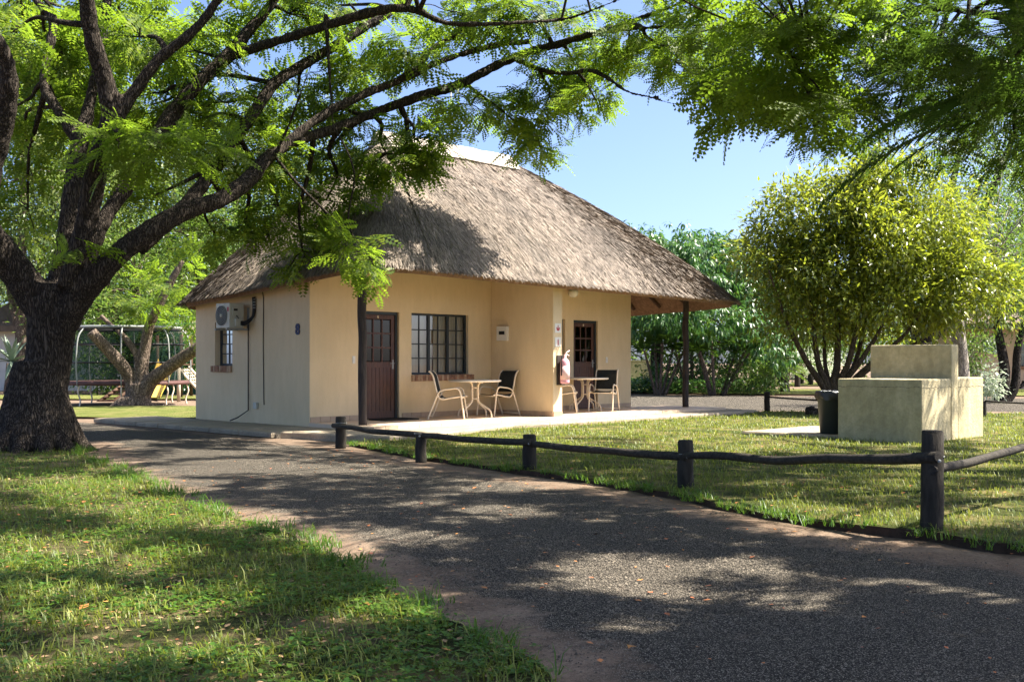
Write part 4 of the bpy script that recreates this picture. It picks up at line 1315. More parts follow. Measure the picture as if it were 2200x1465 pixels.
def ell(n, c, r, shell_=.0):
    """random points in an ellipsoid, with outward directions"""
    d = rng.normal(0, 1, (n, 3)); d /= np.linalg.norm(d, axis=1, keepdims=True)
    rad = rng.uniform(shell_ ** 3, 1, (n, 1)) ** (1 / 3)
    return np.array(c)[None] + d * rad * np.array(r)[None], d

def branch_to(mb, a, b, r0, r1, sides=6, sag=.15, per=4, wob=.12):
    a, b = Vector(a), Vector(b)
    L = (b - a).length
    m1 = a.lerp(b, .35) + Vector((random.uniform(-1, 1), random.uniform(-1, 1), random.uniform(-.3, 1))) * wob * L
    m2 = a.lerp(b, .7) + Vector((random.uniform(-1, 1), random.uniform(-1, 1), random.uniform(-.3, 1))) * wob * L
    pts = catmull([(a, r0), (m1, r0 * .7 + r1 * .3), (m2, r0 * .35 + r1 * .65), (b, r1)], per)
    mb.tube([p[0] for p in pts], [p[1] for p in pts], sides, cap=False)

# --- the big tree at left
big = thing('shade_tree', 'huge dark barked tree at left reaching a long limb over the thatched roof', 'tree', G(78, 972))
big_base = Vector(big.location)
def limb(spec, per=6):
    """spec: px, py, depth, radius in photo pixels"""
    return catmull([(P(a, b, nearer(a, d)), r_ / F * nearer(a, d)) for (a, b, d, r_) in spec], per)
def nearer(px, d):
    """the long limb swings back towards the road at its outer end"""
    return d - min(5.2, max(0, px - 1130) * .0095) if d > 17.5 and d < 25 else d
T0 = 15.5
LIMBS = [
    [(72, 985, 15.45, 100), (80, 950, 15.5, 80), (90, 890, 15.5, 63), (101, 800, 15.5, 56), (110, 720, 15.5, 58), (112, 660, 15.5, 60), (118, 610, 15.5, 50)],
    [(108, 690, 15.5, 52), (62, 620, 15.4, 50), (10, 550, 15.2, 46), (-40, 480, 14.8, 47), (-30, 380, 14.4, 40), (0, 280, 14.2, 34), (18, 190, 14.0, 28), (10, 120, 13.8, 22), (-40, 40, 13.4, 18), (-90, -60, 13, 12)],
    [(-35, 460, 14.8, 38), (-120, 360, 14.4, 32), (-220, 240, 14, 26), (-330, 60, 13.6, 18), (-420, -120, 13, 10)],
    [(120, 640, 15.6, 38), (140, 560, 15.7, 33), (150, 470, 15.8, 30), (158, 390, 15.9, 27), (172, 310, 16, 24), (190, 230, 16.2, 18), (212, 130, 16.4, 16), (228, 20, 16.6, 14), (240, -120, 16.8, 9)],
    [(165, 300, 16, 20), (130, 245, 16.1, 17), (98, 195, 16.2, 15), (96, 150, 16.3, 15), (112, 80, 16.4, 14), (112, 40, 16.5, 14), (80, 5, 16.6, 11), (30, -60, 16.8, 8)],
    [(150, 620, 15.3, 38), (183, 500, 15.2, 32), (200, 400, 15.1, 32), (222, 310, 15.0, 31), (240, 250, 14.9, 30), (225, 170, 14.8, 28), (200, 90, 14.6, 25), (185, 0, 14.4, 23), (170, -140, 14, 14)],
    [(240, 262, 14.9, 26), (290, 195, 15.0, 19), (345, 125, 15.1, 17), (395, 85, 15.2, 16), (440, 40, 15.3, 14), (490, -30, 15.4, 11), (560, -140, 15.6, 7)],
    [(172, 600, 15.6, 28), (225, 470, 16, 22), (290, 375, 16.4, 24), (345, 285, 16.7, 25), (375, 240, 16.9, 24), (430, 175, 17.2, 20), (490, 120, 17.5, 21), (540, 60, 17.8, 17), (590, 0, 18, 14), (650, -110, 18.4, 8)],
    [(490, 122, 17.5, 17), (560, 100, 17.4, 15), (640, 75, 17.2, 14), (720, 50, 17, 14), (780, 32, 16.9, 15), (850, 18, 16.8, 14), (900, 25, 16.8, 11), (960, 50, 16.9, 9), (1050, 52, 17, 8), (1130, 48, 17.2, 7), (1220, 40, 17.4, 6), (1330, 0, 17.6, 4)],
    [(300, 540, 15.9, 18), (400, 440, 16.6, 22), (470, 350, 17.2, 19), (540, 250, 17.8, 17), (590, 180, 18.2, 17), (650, 140, 18.6, 16), (720, 100, 19, 15), (790, 55, 19.3, 14), (850, 20, 19.6, 11), (940, -60, 20, 7)],
    [(112, 745, 15.45, 40), (150, 668, 15.4, 44), (222, 578, 15.3, 38), (300, 512, 15.5, 34), (390, 457, 15.9, 31), (470, 430, 16.3, 28), (530, 390, 16.7, 29), (575, 340, 17, 25), (630, 305, 17.4, 21), (710, 280, 18, 19), (800, 245, 18.6, 18), (900, 208, 19.2, 19), (985, 183, 19.6, 18), (1050, 150, 19.9, 17), (1120, 118, 20.1, 17), (1200, 95, 20.2, 15), (1290, 68, 20.2, 12), (1380, 38, 20.1, 10), (1490, -5, 19.9, 7), (1600, -70, 19.6, 4)],
    [(600, 320, 17.2, 18), (690, 250, 17.6, 17), (790, 200, 18, 16), (865, 168, 18.4, 15), (925, 110, 18.8, 12), (985, 70, 19.1, 12), (1040, 30, 19.4, 10), (1100, -10, 19.6, 8), (1180, -80, 20, 5)],
    [(870, 172, 18.5, 13), (940, 135, 18.9, 12), (1010, 112, 19.3, 12), (1080, 95, 19.7, 12), (1140, 90, 20.0, 11)],
    [(1110, 128, 20, 10), (1160, 150, 19.8, 8), (1215, 158, 19.6, 8), (1270, 152, 19.4, 8), (1315, 175, 19.2, 7), (1350, 198, 19.1, 6), (1400, 210, 19, 5), (1440, 222, 18.9, 4), (1492, 227, 18.8, 3)],
    [(1395, 209, 19, 4), (1440, 200, 18.9, 3), (1482, 194, 18.8, 2)],
    [(1290, 66, 20.2, 9), (1370, 55, 20, 8), (1390, 80, 19.9, 7), (1430, 100, 19.8, 6), (1500, 105, 19.6, 6), (1560, 122, 19.4, 5), (1600, 145, 19.2, 5), (1668, 180, 19, 3)],
    [(1300, 70, 20.2, 7), (1400, 60, 19.8, 6), (1520, 55, 19.4, 5), (1640, 70, 19, 5), (1740, 110, 18.6, 3)],
    [(1000, 180, 19.6, 7), (1080, 240, 19.7, 5), (1140, 290, 19.8, 3), (1170, 330, 19.9, 2)],
    [(700, 30, 17, 8), (705, 110, 16.9, 7), (710, 190, 16.8, 6), (716, 270, 16.8, 4)],
    [(590, 335, 17, 8), (620, 270, 16.8, 6), (650, 190, 16.6, 5), (680, 110, 16.4, 3)],
]
mb = MB(); LP = []
for i, sp in enumerate(LIMBS):
    q_ = limb(sp, 7); pts = [(p, r_ * (.84 if i == 0 else (.76 - .16 * min(1, k_ / 50)) if i == 10 else .62 if i in (11, 12) else .76)) for k_, (p, r_) in enumerate(q_)]
    LP.append(pts)
    loc = [p[0] - big_base for p in pts]
    mb.tube(loc, [p[1] * (1 + .05 * noise.noise(p[0] * 2.5)) for p in pts], 26 if i in (0, 1, 5, 10) else 16)
# root flare
for a, L in ((-2.4, .75), (-1.5, .7), (-.5, .8), (.25, .65), (3.0, .7), (1.4, .7), (-1.95, .5), (-1.0, .55), (.8, .5), (2.3, .6)):
    cs, sn = math.cos(a), math.sin(a)
    pts = catmull([(Vector((cs * .06, sn * .06, 1.25)), .26), (Vector((cs * .20, sn * .20, .7)), .26), (Vector((cs * .42, sn * .42, .30)), .19), (Vector((cs * .62, sn * .62, .07)), .12), (Vector((cs * (L + .2), sn * (L + .2), -.07)), .06)], 5)
    mb.tube([p[0] for p in pts], [p[1] for p in pts], 12)
trunk = mb.obj('trunk', MAT['bark_dark'], big)
rm = trunk.modifiers.new('blend', 'REMESH'); rm.mode = 'VOXEL'; rm.voxel_size = .028; rm.use_smooth_shade = True
sm = trunk.modifiers.new('soften', 'SMOOTH'); sm.iterations = 4; sm.factor = .5
tx = bpy.data.textures.new('bark_lumps', 'CLOUDS'); tx.noise_scale = .16; tx.noise_depth = 4; tx.intensity = .95
dp = trunk.modifiers.new('lumps', 'DISPLACE'); dp.texture = tx; dp.mid_level = .56; dp.strength = .05; dp.texture_coords = 'LOCAL'

# foliage pads of the big tree: px, py, depth, half width px, half height px, twigs
PADS = [
    (330, 320, 14.6, 170, 40, 75), (250, 300, 14.2, 60, 30, 22), (520, 330, 16, 150, 60, 110), (600, 450, 17, 130, 80, 120), (700, 430, 17.6, 110, 70, 110),
    (650, 540, 17.2, 90, 50, 60), (745, 530, 17.4, 60, 55, 55), (800, 560, 17.2, 30, 40, 20), (560, 520, 17, 70, 40, 30), (460, 500, 16.5, 90, 40, 25), (700, 340, 18, 110, 40, 70),
    (830, 330, 18.8, 90, 55, 75), (890, 300, 19, 90, 40, 60), (905, 335, 19.2, 35, 38, 30), (1010, 225, 19.8, 90, 36, 60), (1130, 255, 20, 70, 38, 55), (1160, 315, 20.2, 42, 35, 26),
    (1180, 210, 20.3, 90, 35, 60), (1280, 215, 20.1, 70, 35, 45), (1230, 130, 20.6, 110, 40, 80), (1350, 125, 20.2, 100, 40, 85), (1450, 130, 19.6, 90, 50, 80), (1420, 60, 20, 140, 50, 110),
    (1560, 170, 19.2, 80, 45, 75), (1560, 60, 19.4, 140, 60, 120), (1640, 210, 18.8, 75, 35, 60), (1690, 125, 18.4, 130, 75, 90), (1740, 205, 18, 100, 40, 45), (1720, 30, 18, 170, 60, 90), (1580, 225, 19, 45, 20, 22),
    (1760, 262, 17.6, 50, 20, 18),
    (870, 110, 18.4, 110, 50, 70), (1000, 30, 19, 140, 50, 90), (1160, 40, 19.6, 140, 40, 90), (760, 150, 17.6, 110, 50, 70), (640, 200, 17.6, 110, 50, 70), (730, 250, 17.6, 90, 35, 50), (620, 30, 18, 140, 50, 80),
    (480, 220, 16.6, 110, 60, 50), (420, 110, 16, 130, 70, 70), (300, 80, 15.8, 120, 70, 70), (330, 200, 16.4, 70, 60, 25), (120, 120, 16, 90, 90, 40), (40, 60, 15, 110, 60, 50), (60, 330, 16.8, 70, 90, 40), (60, 450, 17, 60, 60, 24), (330, 420, 16.8, 60, 40, 25),
    (175, 545, 14.9, 40, 30, 10), (150, 590, 14.9, 30, 18, 4), (30, 230, 15, 60, 60, 18),
]
pos, dirs = [], []
wood = MB()
tips = []
allp = [(p[0], p[1]) for pts in LP[1:] for p in pts]
ap_ = np.array([list(p[0]) for p in allp])
def near_limb(q):
    k = int(np.argmin(((ap_ - np.array(q)) ** 2).sum(1)))
    return allp[k]
for (px, py, d, rx, ry_, cnt) in PADS:
    d = nearer(px, d)
    if py > 90 and px < 780 and (px, py) not in ((330, 320), (250, 300), (175, 545), (745, 530), (800, 560)): d += 1.7
    if 540 < px < 760 and 400 < py < 560: cnt = int(cnt * .6)
    c = P(px, py, d); rr = (rx / F * d, max(.7, rx / F * d * .8), ry_ / F * d)
    a, ar = near_limb(c)
    branch_to(wood, a - big_base, c - big_base, min(.05, ar * .6), .015, 6)
    cnt = int(cnt * .62 * min(1, (d / 18) ** 1.5) * (1.15 if px > 1300 else 1)); p, dd = ell(cnt, c, rr, .15)
    dd = dd * np.array([[1, 1, .4]]) + rng.normal(0, .3, dd.shape) + np.array([[0, 0, -.22]])
    pos.append(p - dd / np.linalg.norm(dd, axis=1, keepdims=True) * .25); dirs.append(dd)
    for q in p[::9]:
        branch_to(wood, c - big_base, Vector(q) - big_base, .012, .005, 4, per=3)
# more of the crown behind the limbs
for k in range(36):
    px, py = random.uniform(-60, 830), random.uniform(-40, 330)
    if px > 470 and py > 30: continue
    d = random.uniform(17.4, 21)
    c = P(px, py, d); p, dd = ell(34, c, (1.0, 1.0, .35), .1)
    dd = dd * np.array([[1, 1, .3]]) + np.array([[0, 0, -.1]]); pos.append(p); dirs.append(dd)
    a, ar = near_limb(c); branch_to(wood, a - big_base, c - big_base, min(.05, ar * .6), .015, 6)
# unseen crown above the view, twigs placed to shape shade and sun patches
SUNGAPS = [(1400, 1235, 190, 42), (1300, 1212, 90, 18), (1560, 1225, 80, 30), (1075, 1100, 50, 14), (1150, 1043, 150, 10), (700, 1175, 75, 24), (840, 1158, 90, 10), (560, 1108, 45, 8), (1880, 1150, 60, 8),
           (1330, 1355, 70, 14), (350, 1045, 70, 13), (370, 1010, 90, 9), (480, 1000, 110, 9), (640, 1010, 60, 8), (1690, 1300, 50, 12), (560, 952, 90, 10), (230, 940, 100, 20), (420, 975, 60, 7),
           (150, 1055, 180, 20), (290, 1100, 170, 17), (345, 1125, 95, 20), (120, 1205, 150, 42), (190, 1325, 200, 36), (420, 1400, 95, 36), (690, 1182, 65, 16), (775, 1340, 40, 32), (60, 1450, 90, 25),
           (1300, 905, 500, 26), (1320, 1015, 170, 16), (1830, 1045, 170, 34), (1620, 1020, 110, 14), (2130, 1100, 80, 40), (2160, 910, 70, 60), (1000, 960, 120, 12), (1560, 960, 150, 12), (900, 905, 250, 22), (1650, 870, 300, 30)]
def sunlit(x, y):
    px = 1100 + F * x / y; py = HZ + F * CH / y
    wx, wy = noise.noise(Vector((x * 1.7, y * 1.7, 3))) * .45, noise.noise(Vector((x * 1.7, y * 1.7, 8))) * .45
    for (cx, cy, rx, ry_) in SUNGAPS:
        if ((px - cx) / (rx + .22 * F / y) + wx) ** 2 + ((py - cy) / (ry_ + .22 * F * CH / y / y) + wy) ** 2 < 1: return True
    f = noise.fractal(Vector((x * .55, y * .9, 17)), 1, 2, 3)
    if x > -2 and y > 8 + max(0, 2 - x) * 2.2: return f > -.02          # open lawn: half in the sun
    if x < -.25 * y + 1: return f > .45
    return f > .42
CAN1, CAN2 = [], []
SH = SUN / SUN.z
while len(CAN1) + len(CAN2) < 4300:
    y = random.uniform(2.6, 17.5); x = random.uniform(-.56 * y - .5, min(.56 * y + 1, 9))
    if random.random() > (1.0 if y < 12 else .6): continue
    if sunlit(x, y): continue
    h = random.uniform(5.4, 7.6)
    p = Vector((x, y, 0)) + SH * h
    lim = CH + .335 * p.y + .75
    if p.x < .49 * p.y + .8 and h < lim:
        h = lim + random.uniform(0, 1.2); p = Vector((x, y, 0)) + SH * h
        if h > 10: continue
    (CAN1 if p.x < 3.2 else CAN2).append(p)
def pads_of(pts, cell):
    d = {}
    for p in pts: d.setdefault((int(p.x // cell), int(p.y // cell)), []).append(p)
    return d.values()
def spread_dirs(pp, c):
    dd = np.array([list(p - c) for p in pp]) + rng.normal(0, .35, (len(pp), 3))
    return dd * np.array([[1, 1, .25]]) + np.array([[0, 0, -.1]])
def centred(pp, dd, k=.3):
    return np.array([list(p) for p in pp]) - dd / np.linalg.norm(dd, axis=1, keepdims=True) * k
for pp in pads_of(CAN1, 1.7):
    c = sum(pp, Vector()) / len(pp)
    sd_ = spread_dirs(pp, c); pos.append(centred(pp, sd_)); dirs.append(sd_)
    a, ar = near_limb(c); branch_to(wood, a - big_base, c - big_base, min(.07, ar * .7), .02, 6)
    for q in pp[::4]: branch_to(wood, c - big_base, q - big_base, .014, .005, 4, per=3)
pos = np.concatenate(pos) - np.array(big_base)[None]; dirs = np.concatenate(dirs)
wood.obj('branches', MAT['bark_dark'], big, kind='stuff')
def sep_leaves(pos, dirs, world_off, nmax, m, parent, tpl, scl, name='leaf'):
    """the leaves that show largest become pieces of their own; returns the mask of the rest"""
    w_ = pos + np.array(world_off)[None]
    vis = (np.abs(w_[:, 0]) < .47 * w_[:, 1]) & (w_[:, 2] < CH + .33 * w_[:, 1]) & (w_[:, 1] > 1)
    dist = np.where(vis, np.linalg.norm(w_ - np.array([[0, 0, CH]]), axis=1), 1e9)
    idx = np.argsort(dist)[:nmax]; idx = idx[dist[idx] < 1e8]
    mes = []
    for tv, tf in tpl:
        me = bpy.data.meshes.new(name); me.from_pydata([tuple(v) for v in tv], [], [tuple(f) for f in tf]); me.materials.append(m); mes.append(me)
    fr = frames(dirs[idx], np.array([[0, 0, 1.0]]) + rng.normal(0, .5, (len(idx), 3)))
    for j, i in enumerate(idx):
        o = bpy.data.objects.new(name, mes[j % len(mes)]); COL.objects.link(o); o.parent = parent
        s = random.uniform(*scl)
        M4 = Matrix([[fr[j, r_, c_] * s for c_ in range(3)] + [float(pos[i, r_])] for r_ in range(3)] + [[0, 0, 0, 1]])
        o.matrix_local = M4
    keep = np.ones(len(pos), bool); keep[idx] = False
    return keep
keep = sep_leaves(pos, dirs, big_base, 240, MAT['leaf_main'], big, TJ, (.45, .7), 'leaf_spray')
wx_ = pos[:, 0] + big_base.x; wy_ = pos[:, 1] + big_base.y
scl = rng.uniform(.42, .68, len(pos)) * np.where((wx_ / wy_ > .08) & (wx_ / wy_ < .5), .72, 1.0)
crown_feather('crown', (pos[keep], dirs[keep], scl[keep]), MAT['leaf_main'], big)

# --- tree at right of the road, mostly outside the picture, that shades road and lawn
rt = thing('shade_tree', 'dark leafy tree whose branch ends hang into the top right of the view', 'tree', (9.2, 11.5, 0))
rb = Vector(rt.location)
mb = MB()
pts = catmull([(Vector((0, 0, -.1)), .42), (Vector((.05, 0, .6)), .33), (Vector((-.1, .1, 2)), .30), (Vector((-.2, .1, 3.2)), .30)], 6)
mb.tube([p[0] for p in pts], [p[1] for p in pts], 18)
RL = []
for tx_, ty_, tz_ in [(-4.6, -2.2, 5.6), (-3.6, 2.4, 5.8), (-1.6, -5.2, 6.2), (1, 4, 6.5), (3, -2, 7), (-5.0, .4, 6.3), (-2, -3, 7), (-.5, 6, 6.6)]:
    sp = catmull([(Vector((-.2, .1, 3)), .2), (Vector((tx_ * .35, ty_ * .35, 4.3)), .14), (Vector((tx_ * .7, ty_ * .7, tz_ - .5)), .08), (Vector((tx_, ty_, tz_)), .03)], 6)
    RL += sp; mb.tube([p[0] for p in sp], [p[1] for p in sp], 10)
pos2, dirs2 = [], []
def rpad(c, r_, cnt):
    c = Vector(c) - rb
    a = min(RL, key=lambda p: (p[0] - c).length)
    branch_to(mb, a[0], c, min(.05, a[1] * .7), .012, 6)
    p, dd = ell(cnt, c, r_, .1); dd = dd * np.array([[1, 1, .35]]) + np.array([[0, 0, -.15]])
    pos2.append(p); dirs2.append(dd)
for (px, py, d, cnt) in [(1850, 60, 13.5, 60), (1960, 40, 12.5, 60), (2080, 60, 11.5, 60), (2180, 120, 11, 60), (1860, 170, 14, 55), (1980, 180, 13.5, 55), (2100, 230, 13, 45), (1820, 260, 14.5, 40), (1920, 300, 14.2, 30), (2180, 300, 13, 35), (1780, 20, 14.5, 50), (1790, 130, 14.5, 45), (2040, 130, 12.5, 45)]:
    rpad(P(px, py, d), (.6, .6, .3), int(cnt * .85))
for pp in pads_of(CAN2, 1.7):  # unseen twigs, set where their shadows darken the road and lawn
    c = sum(pp, Vector()) / len(pp) - rb
    sd_ = spread_dirs(pp, c + rb); pos2.append(centred([p - rb for p in pp], sd_)); dirs2.append(sd_)
    a = min(RL, key=lambda p: (p[0] - c).length); branch_to(mb, a[0], c, min(.05, a[1] * .7), .012, 6)
    for q in pp[::4]: branch_to(mb, c, q - rb, .014, .005, 4, per=3)
pos2 = np.concatenate(pos2); dirs2 = np.concatenate(dirs2)
mb.obj('trunk', MAT['bark_dark'], rt)
keep = sep_leaves(pos2, dirs2, rb, 120, MAT['leaf_dark'], rt, TJ, (.3, .46), 'leaf_spray')
wx_ = pos2[:, 0] + rb.x; wy_ = pos2[:, 1] + rb.y
scl = rng.uniform(.40, .66, len(pos2)) * np.where(wx_ / wy_ < .5, .72, 1.0)
crown_feather('crown', (pos2[keep], dirs2[keep], scl[keep]), MAT['leaf_dark'], rt)

# --- palm beside the camera at right: arching fronds in the top right corner
def frond_tpl(nl=34, wdt=.34, droop=.5, lw=.05):
    V, Fq = [], []
    xs_ = [0] + [.12 + .88 * i / (nl - 1) for i in range(nl)]
    for x in xs_:
        V += [(x, -.006 * (1.1 - x), -droop * x * x), (x, .006 * (1.1 - x), -droop * x * x)]
    for i in range(nl):
        Fq.append((2 * i, 2 * i + 1, 2 * i + 3, 2 * i + 2))
    for i in range(nl):
        t = xs_[i + 1]; x = t; z = -droop * t * t
        l = wdt * math.sin(math.pi * min(.98, .12 + .85 * t)) ** .7
        for s in (-1, 1):
            b = len(V)
            V += [(x + .16 * l + lw * .5, s * l * .5, z + .02), (x + .36 * l, s * l * (1 + .12 * math.sin(i * 2.4)), z - .18 * l - .03 * math.sin(i * 1.7)), (x + .16 * l - lw * .3, s * l * .5, z + .012)]
            Fq.append((2 * (i + 1) + (1 if s > 0 else 0), b, b + 1, b + 2))
    return np.array(V), np.array(Fq)
FT = [frond_tpl(34, .26, .45), frond_tpl(38, .30, .65), frond_tpl(32, .24, .3)]
FN = [frond_tpl(62, .20, .45, .014), frond_tpl(66, .22, .65, .014), frond_tpl(58, .19, .35, .014)]
def palm(name, label, cat, base, stems, m, mtrunk, nfr, flen, group=None, part='frond', elev=(.1, 1.2), tpl=None):
    o = thing(name, label, cat, base, 0, group)
    b0 = Vector(base)
    mes = []
    for tv, tf in (tpl or FT):
        me = bpy.data.meshes.new(part); me.from_pydata([tuple(v) for v in tv], [], [tuple(f) for f in tf]); me.materials.append(m); mes.append(me)
    for st in stems:
        mb = MB(); pts = catmull([(Vector(p) - b0, r_) for p, r_ in st], 6)
        # ringed stem
        ring = [(p, r_ * (1.08 if i % 2 else .97)) for i, (p, r_) in enumerate(pts)]
        mb.tube([p[0] for p in ring], [p[1] for p in ring], 10); mb.obj('stem', mtrunk, o)
        top = pts[-1][0]
        for k in range(nfr):
            az = 2 * math.pi * (k + random.random() * .7) / nfr; el = random.uniform(*elev)
            d = np.array([[math.cos(az) * math.cos(el), math.sin(az) * math.cos(el), math.sin(el)]])
            fr = frames(d)[0]; L = flen * random.uniform(.75, 1.1)
            f = bpy.data.objects.new(part, random.choice(mes)); COL.objects.link(f); f.parent = o
            f.matrix_local = Matrix([[fr[r_, c_] * L for c_ in range(3)] + [top[r_]] for r_ in range(3)] + [[0, 0, 0, 1]])
    return o
pb = Vector((6.6, 12.2, 0))
palm('palm_tree', 'dark palm whose long arching fronds hang across the upper right corner', 'palm', pb,
     [[(pb + Vector((0, 0, -.05)), .16), (pb + Vector((-.1, .1, 2)), .13), (pb + Vector((-.35, .15, 4.15)), .10)]], MAT['frond'], MAT['bark_grey'], 22, 2.5, elev=(-.1, 1.0), tpl=FN)

# --- generic broad-leaved tree
def leaf_tpl(wd=.36, fold=.10, curl=.12):
    V = np.array([[0, 0, 0], [.35, wd / 2, fold * .6], [.4, 0, 0.02], [.35, -wd / 2, fold * .6], [1, 0, -curl]])
    return V, np.array([[0, 2, 1], [1, 2, 4], [0, 3, 2], [3, 4, 2]])
LT = leaf_tpl()
LT2 = leaf_tpl(.30, .06, .25)
LD = (np.array([[0, 0, 0], [.5, .2, .06], [1, 0, -.05], [.5, -.2, .06]]), np.array([[0, 1, 2], [0, 2, 3]]))
def leafy_tree(name, label, cat, base, trunks, blobs, nclump, per, lsize, m, mtrunk, tpl=LD, spread=.32, group=None, nsep=0, droop=-.25, twigs=True, tsides=10, shell_=.55, rosette=False):
    o = thing(name, label, cat, base, 0, group); b0 = Vector(base)
    mb = MB(); allq = []
    for tr in trunks:
        pts = catmull([(Vector(p) - b0, r_) for p, r_ in tr], 6); allq += pts
        mb.tube([p[0] for p in pts], [p[1] * (1 + .08 * noise.noise(p[0] * 3)) for p in pts], tsides)
    tot = sum(b[1][0] * b[1][1] * b[1][2] for b in blobs)
    C, D = [], []
    for c, r_ in blobs:
        k = max(2, int(nclump * r_[0] * r_[1] * r_[2] / tot))
        p, d = ell(k, Vector(c) - b0, r_, shell_)
        # uneven outline
        p = p + d * (np.array([noise.noise(Vector(q) * 1.1) for q in p])[:, None] * .8 * min(r_))
        C.append(p); D.append(d)
    C = np.concatenate(C); D = np.concatenate(D)
    if twigs and allq:
        Q = np.array([list(p[0]) for p in allq])
        for i in range(0, len(C), max(1, len(C) // 70)):
            k = int(np.argmin(((Q - C[i]) ** 2).sum(1) - Q[:, 2] * .8))
            branch_to(mb, allq[k][0], C[i], max(.008, min(.035, allq[k][1] * .5)), .006, 5, per=3)
    if allq: mb.obj('trunk', mtrunk, o)
    n_ = len(C) * per
    pos = np.repeat(C, per, 0); dd = np.repeat(D, per, 0)
    rel = rng.normal(0, 1, (n_, 3)); 
    if rosette:
        rel /= np.linalg.norm(rel, axis=1, keepdims=True); rel = rel * .35 + 0
    pos = pos + rel * spread * np.array([[1, 1, .75]])
    dirs = rel * (1.6 if rosette else .5) + dd * .5 + rng.normal(0, .5, (n_, 3)) * (0.3 if rosette else 1) + np.array([[0, 0, droop]])
    up = rng.normal(0, .45, (n_, 3)) + np.array([[0, 0, 1.0]])
    keep = np.ones(n_, bool)
    if nsep:
        keep = sep_leaves(pos, dirs, b0, nsep, m, o, [tpl], (lsize * .9, lsize * 1.3), 'leaf')
    V, Fc = scatter(tpl[0], tpl[1], pos[keep], frames(dirs[keep], up[keep]), rng.uniform(.65, 1.25, keep.sum()) * lsize)
    npmesh('crown', V, Fc, m, o, kind='stuff')
    return o

# round olive-green tree behind the braai
rbse = Vector((7.72, 25.8, 0))
def rp(px, py, d): return P(px, py, d + 1.2)
stems = []
for (ex, ey, ez, r_) in [(1690, 690, 24.2, .07), (1740, 640, 24.6, .07), (1800, 620, 24.9, .08), (1850, 660, 24.5, .07), (1900, 690, 24.2, .06), (1960, 700, 24.0, .06), (1770, 700, 25.3, .05), (1880, 600, 25.5, .06), (1990, 720, 24.8, .05)]:
    mid = rp((1790 + ex) / 2 - (8 if ex < 1790 else -4), 775, (24.6 + ez) / 2)
    stems.append([(rbse + Vector((random.uniform(-.12, .12), random.uniform(-.1, .1), -.05)), r_ * 1.35), (rp(1788 + (ex - 1790) * .2, 830, 24.6), r_ * 1.15), (mid, r_), (rp(ex, ey, ez), r_ * .6), (rp(ex + (ex - 1800) * .35, ey - 110, ez), r_ * .25)])
leafy_tree('round_tree', 'rounded olive green multi stemmed tree behind the masonry barbecue', 'tree', rbse, stems,
           [(rp(1790, 520, 25), (2.0, 1.9, 1.55)), (rp(1700, 570, 24.6), (1.15, 1.3, .95)), (rp(1900, 540, 24.4), (1.9, 1.7, 1.35)), (rp(2010, 590, 24.2), (1.4, 1.4, .95)), (rp(2100, 640, 24.0), (1.1, 1.2, .6)), (rp(1840, 430, 25), (1.3, 1.3, .8)), (rp(1690, 480, 25), (.9, 1.0, .75)), (rp(1930, 650, 24), (1.7, 1.3, .5)), (rp(1680, 650, 24.6), (.9, 1.0, .55)), (rp(1780, 670, 25.5), (1.6, 1.2, .45)), (rp(1720, 700, 24.6), (1.0, 1.0, .35)), (rp(1860, 705, 25.5), (1.3, 1.0, .35)), (rp(1960, 690, 24.6), (1.2, 1.0, .4)), (rp(1880, 390, 25), (1.2, 1.2, .7)), (rp(2000, 470, 24.6), (1.4, 1.4, 1.0)), (rp(1640, 560, 25), (.7, .8, .8)), (rp(1700, 425, 25), (.55, .6, .55)), (rp(1900, 345, 25), (.7, .7, .55)), (rp(1640, 480, 24.8), (.5, .5, .4)), (rp(1820, 375, 25.2), (.6, .6, .5)), (rp(2090, 570, 24), (.9, .9, .6))],
           1650, 30, .16, MAT['leaf_round'], MAT['bark_brown'], LT, .19, nsep=250, shell_=.2, tsides=10)

# dark glossy broad-leaved tree behind the cottage corner
bb = Vector((6.0, 45, 0))
leafy_tree('glossy_leaved_tree', 'dark glossy large leaved tree behind the right verandah post', 'tree', bb,
           [[(bb, .28), (bb + Vector((0, 0, 2)), .22), (bb + Vector((.3, 0, 4)), .15), (bb + Vector((.4, 0, 6)), .06)], [(bb + Vector((-2.6, -2, 0)), .24), (bb + Vector((-2.5, -2, 1.8)), .2), (bb + Vector((-2.2, -1.6, 3.6)), .12)]],
           [(P(1450, 590, 42), (2.6, 2.3, 1.6)), (P(1400, 670, 40), (2.2, 1.6, 1.0)), (P(1520, 690, 40), (2.4, 1.6, .9)), (P(1560, 600, 44.5), (2.0, 2, 1.5)), (P(1490, 545, 44), (2.2, 2, .95)), (P(1620, 640, 44), (1.8, 1.7, 1.7)), (P(1380, 560, 46), (2.2, 2, 1.4)), (P(1640, 740, 40.5), (1.4, 1.4, 1.0))],
           2300, 13, .25, MAT['leaf_broad'], MAT['bark_dark'], LT2, .30, nsep=250, droop=-.75, rosette=True)

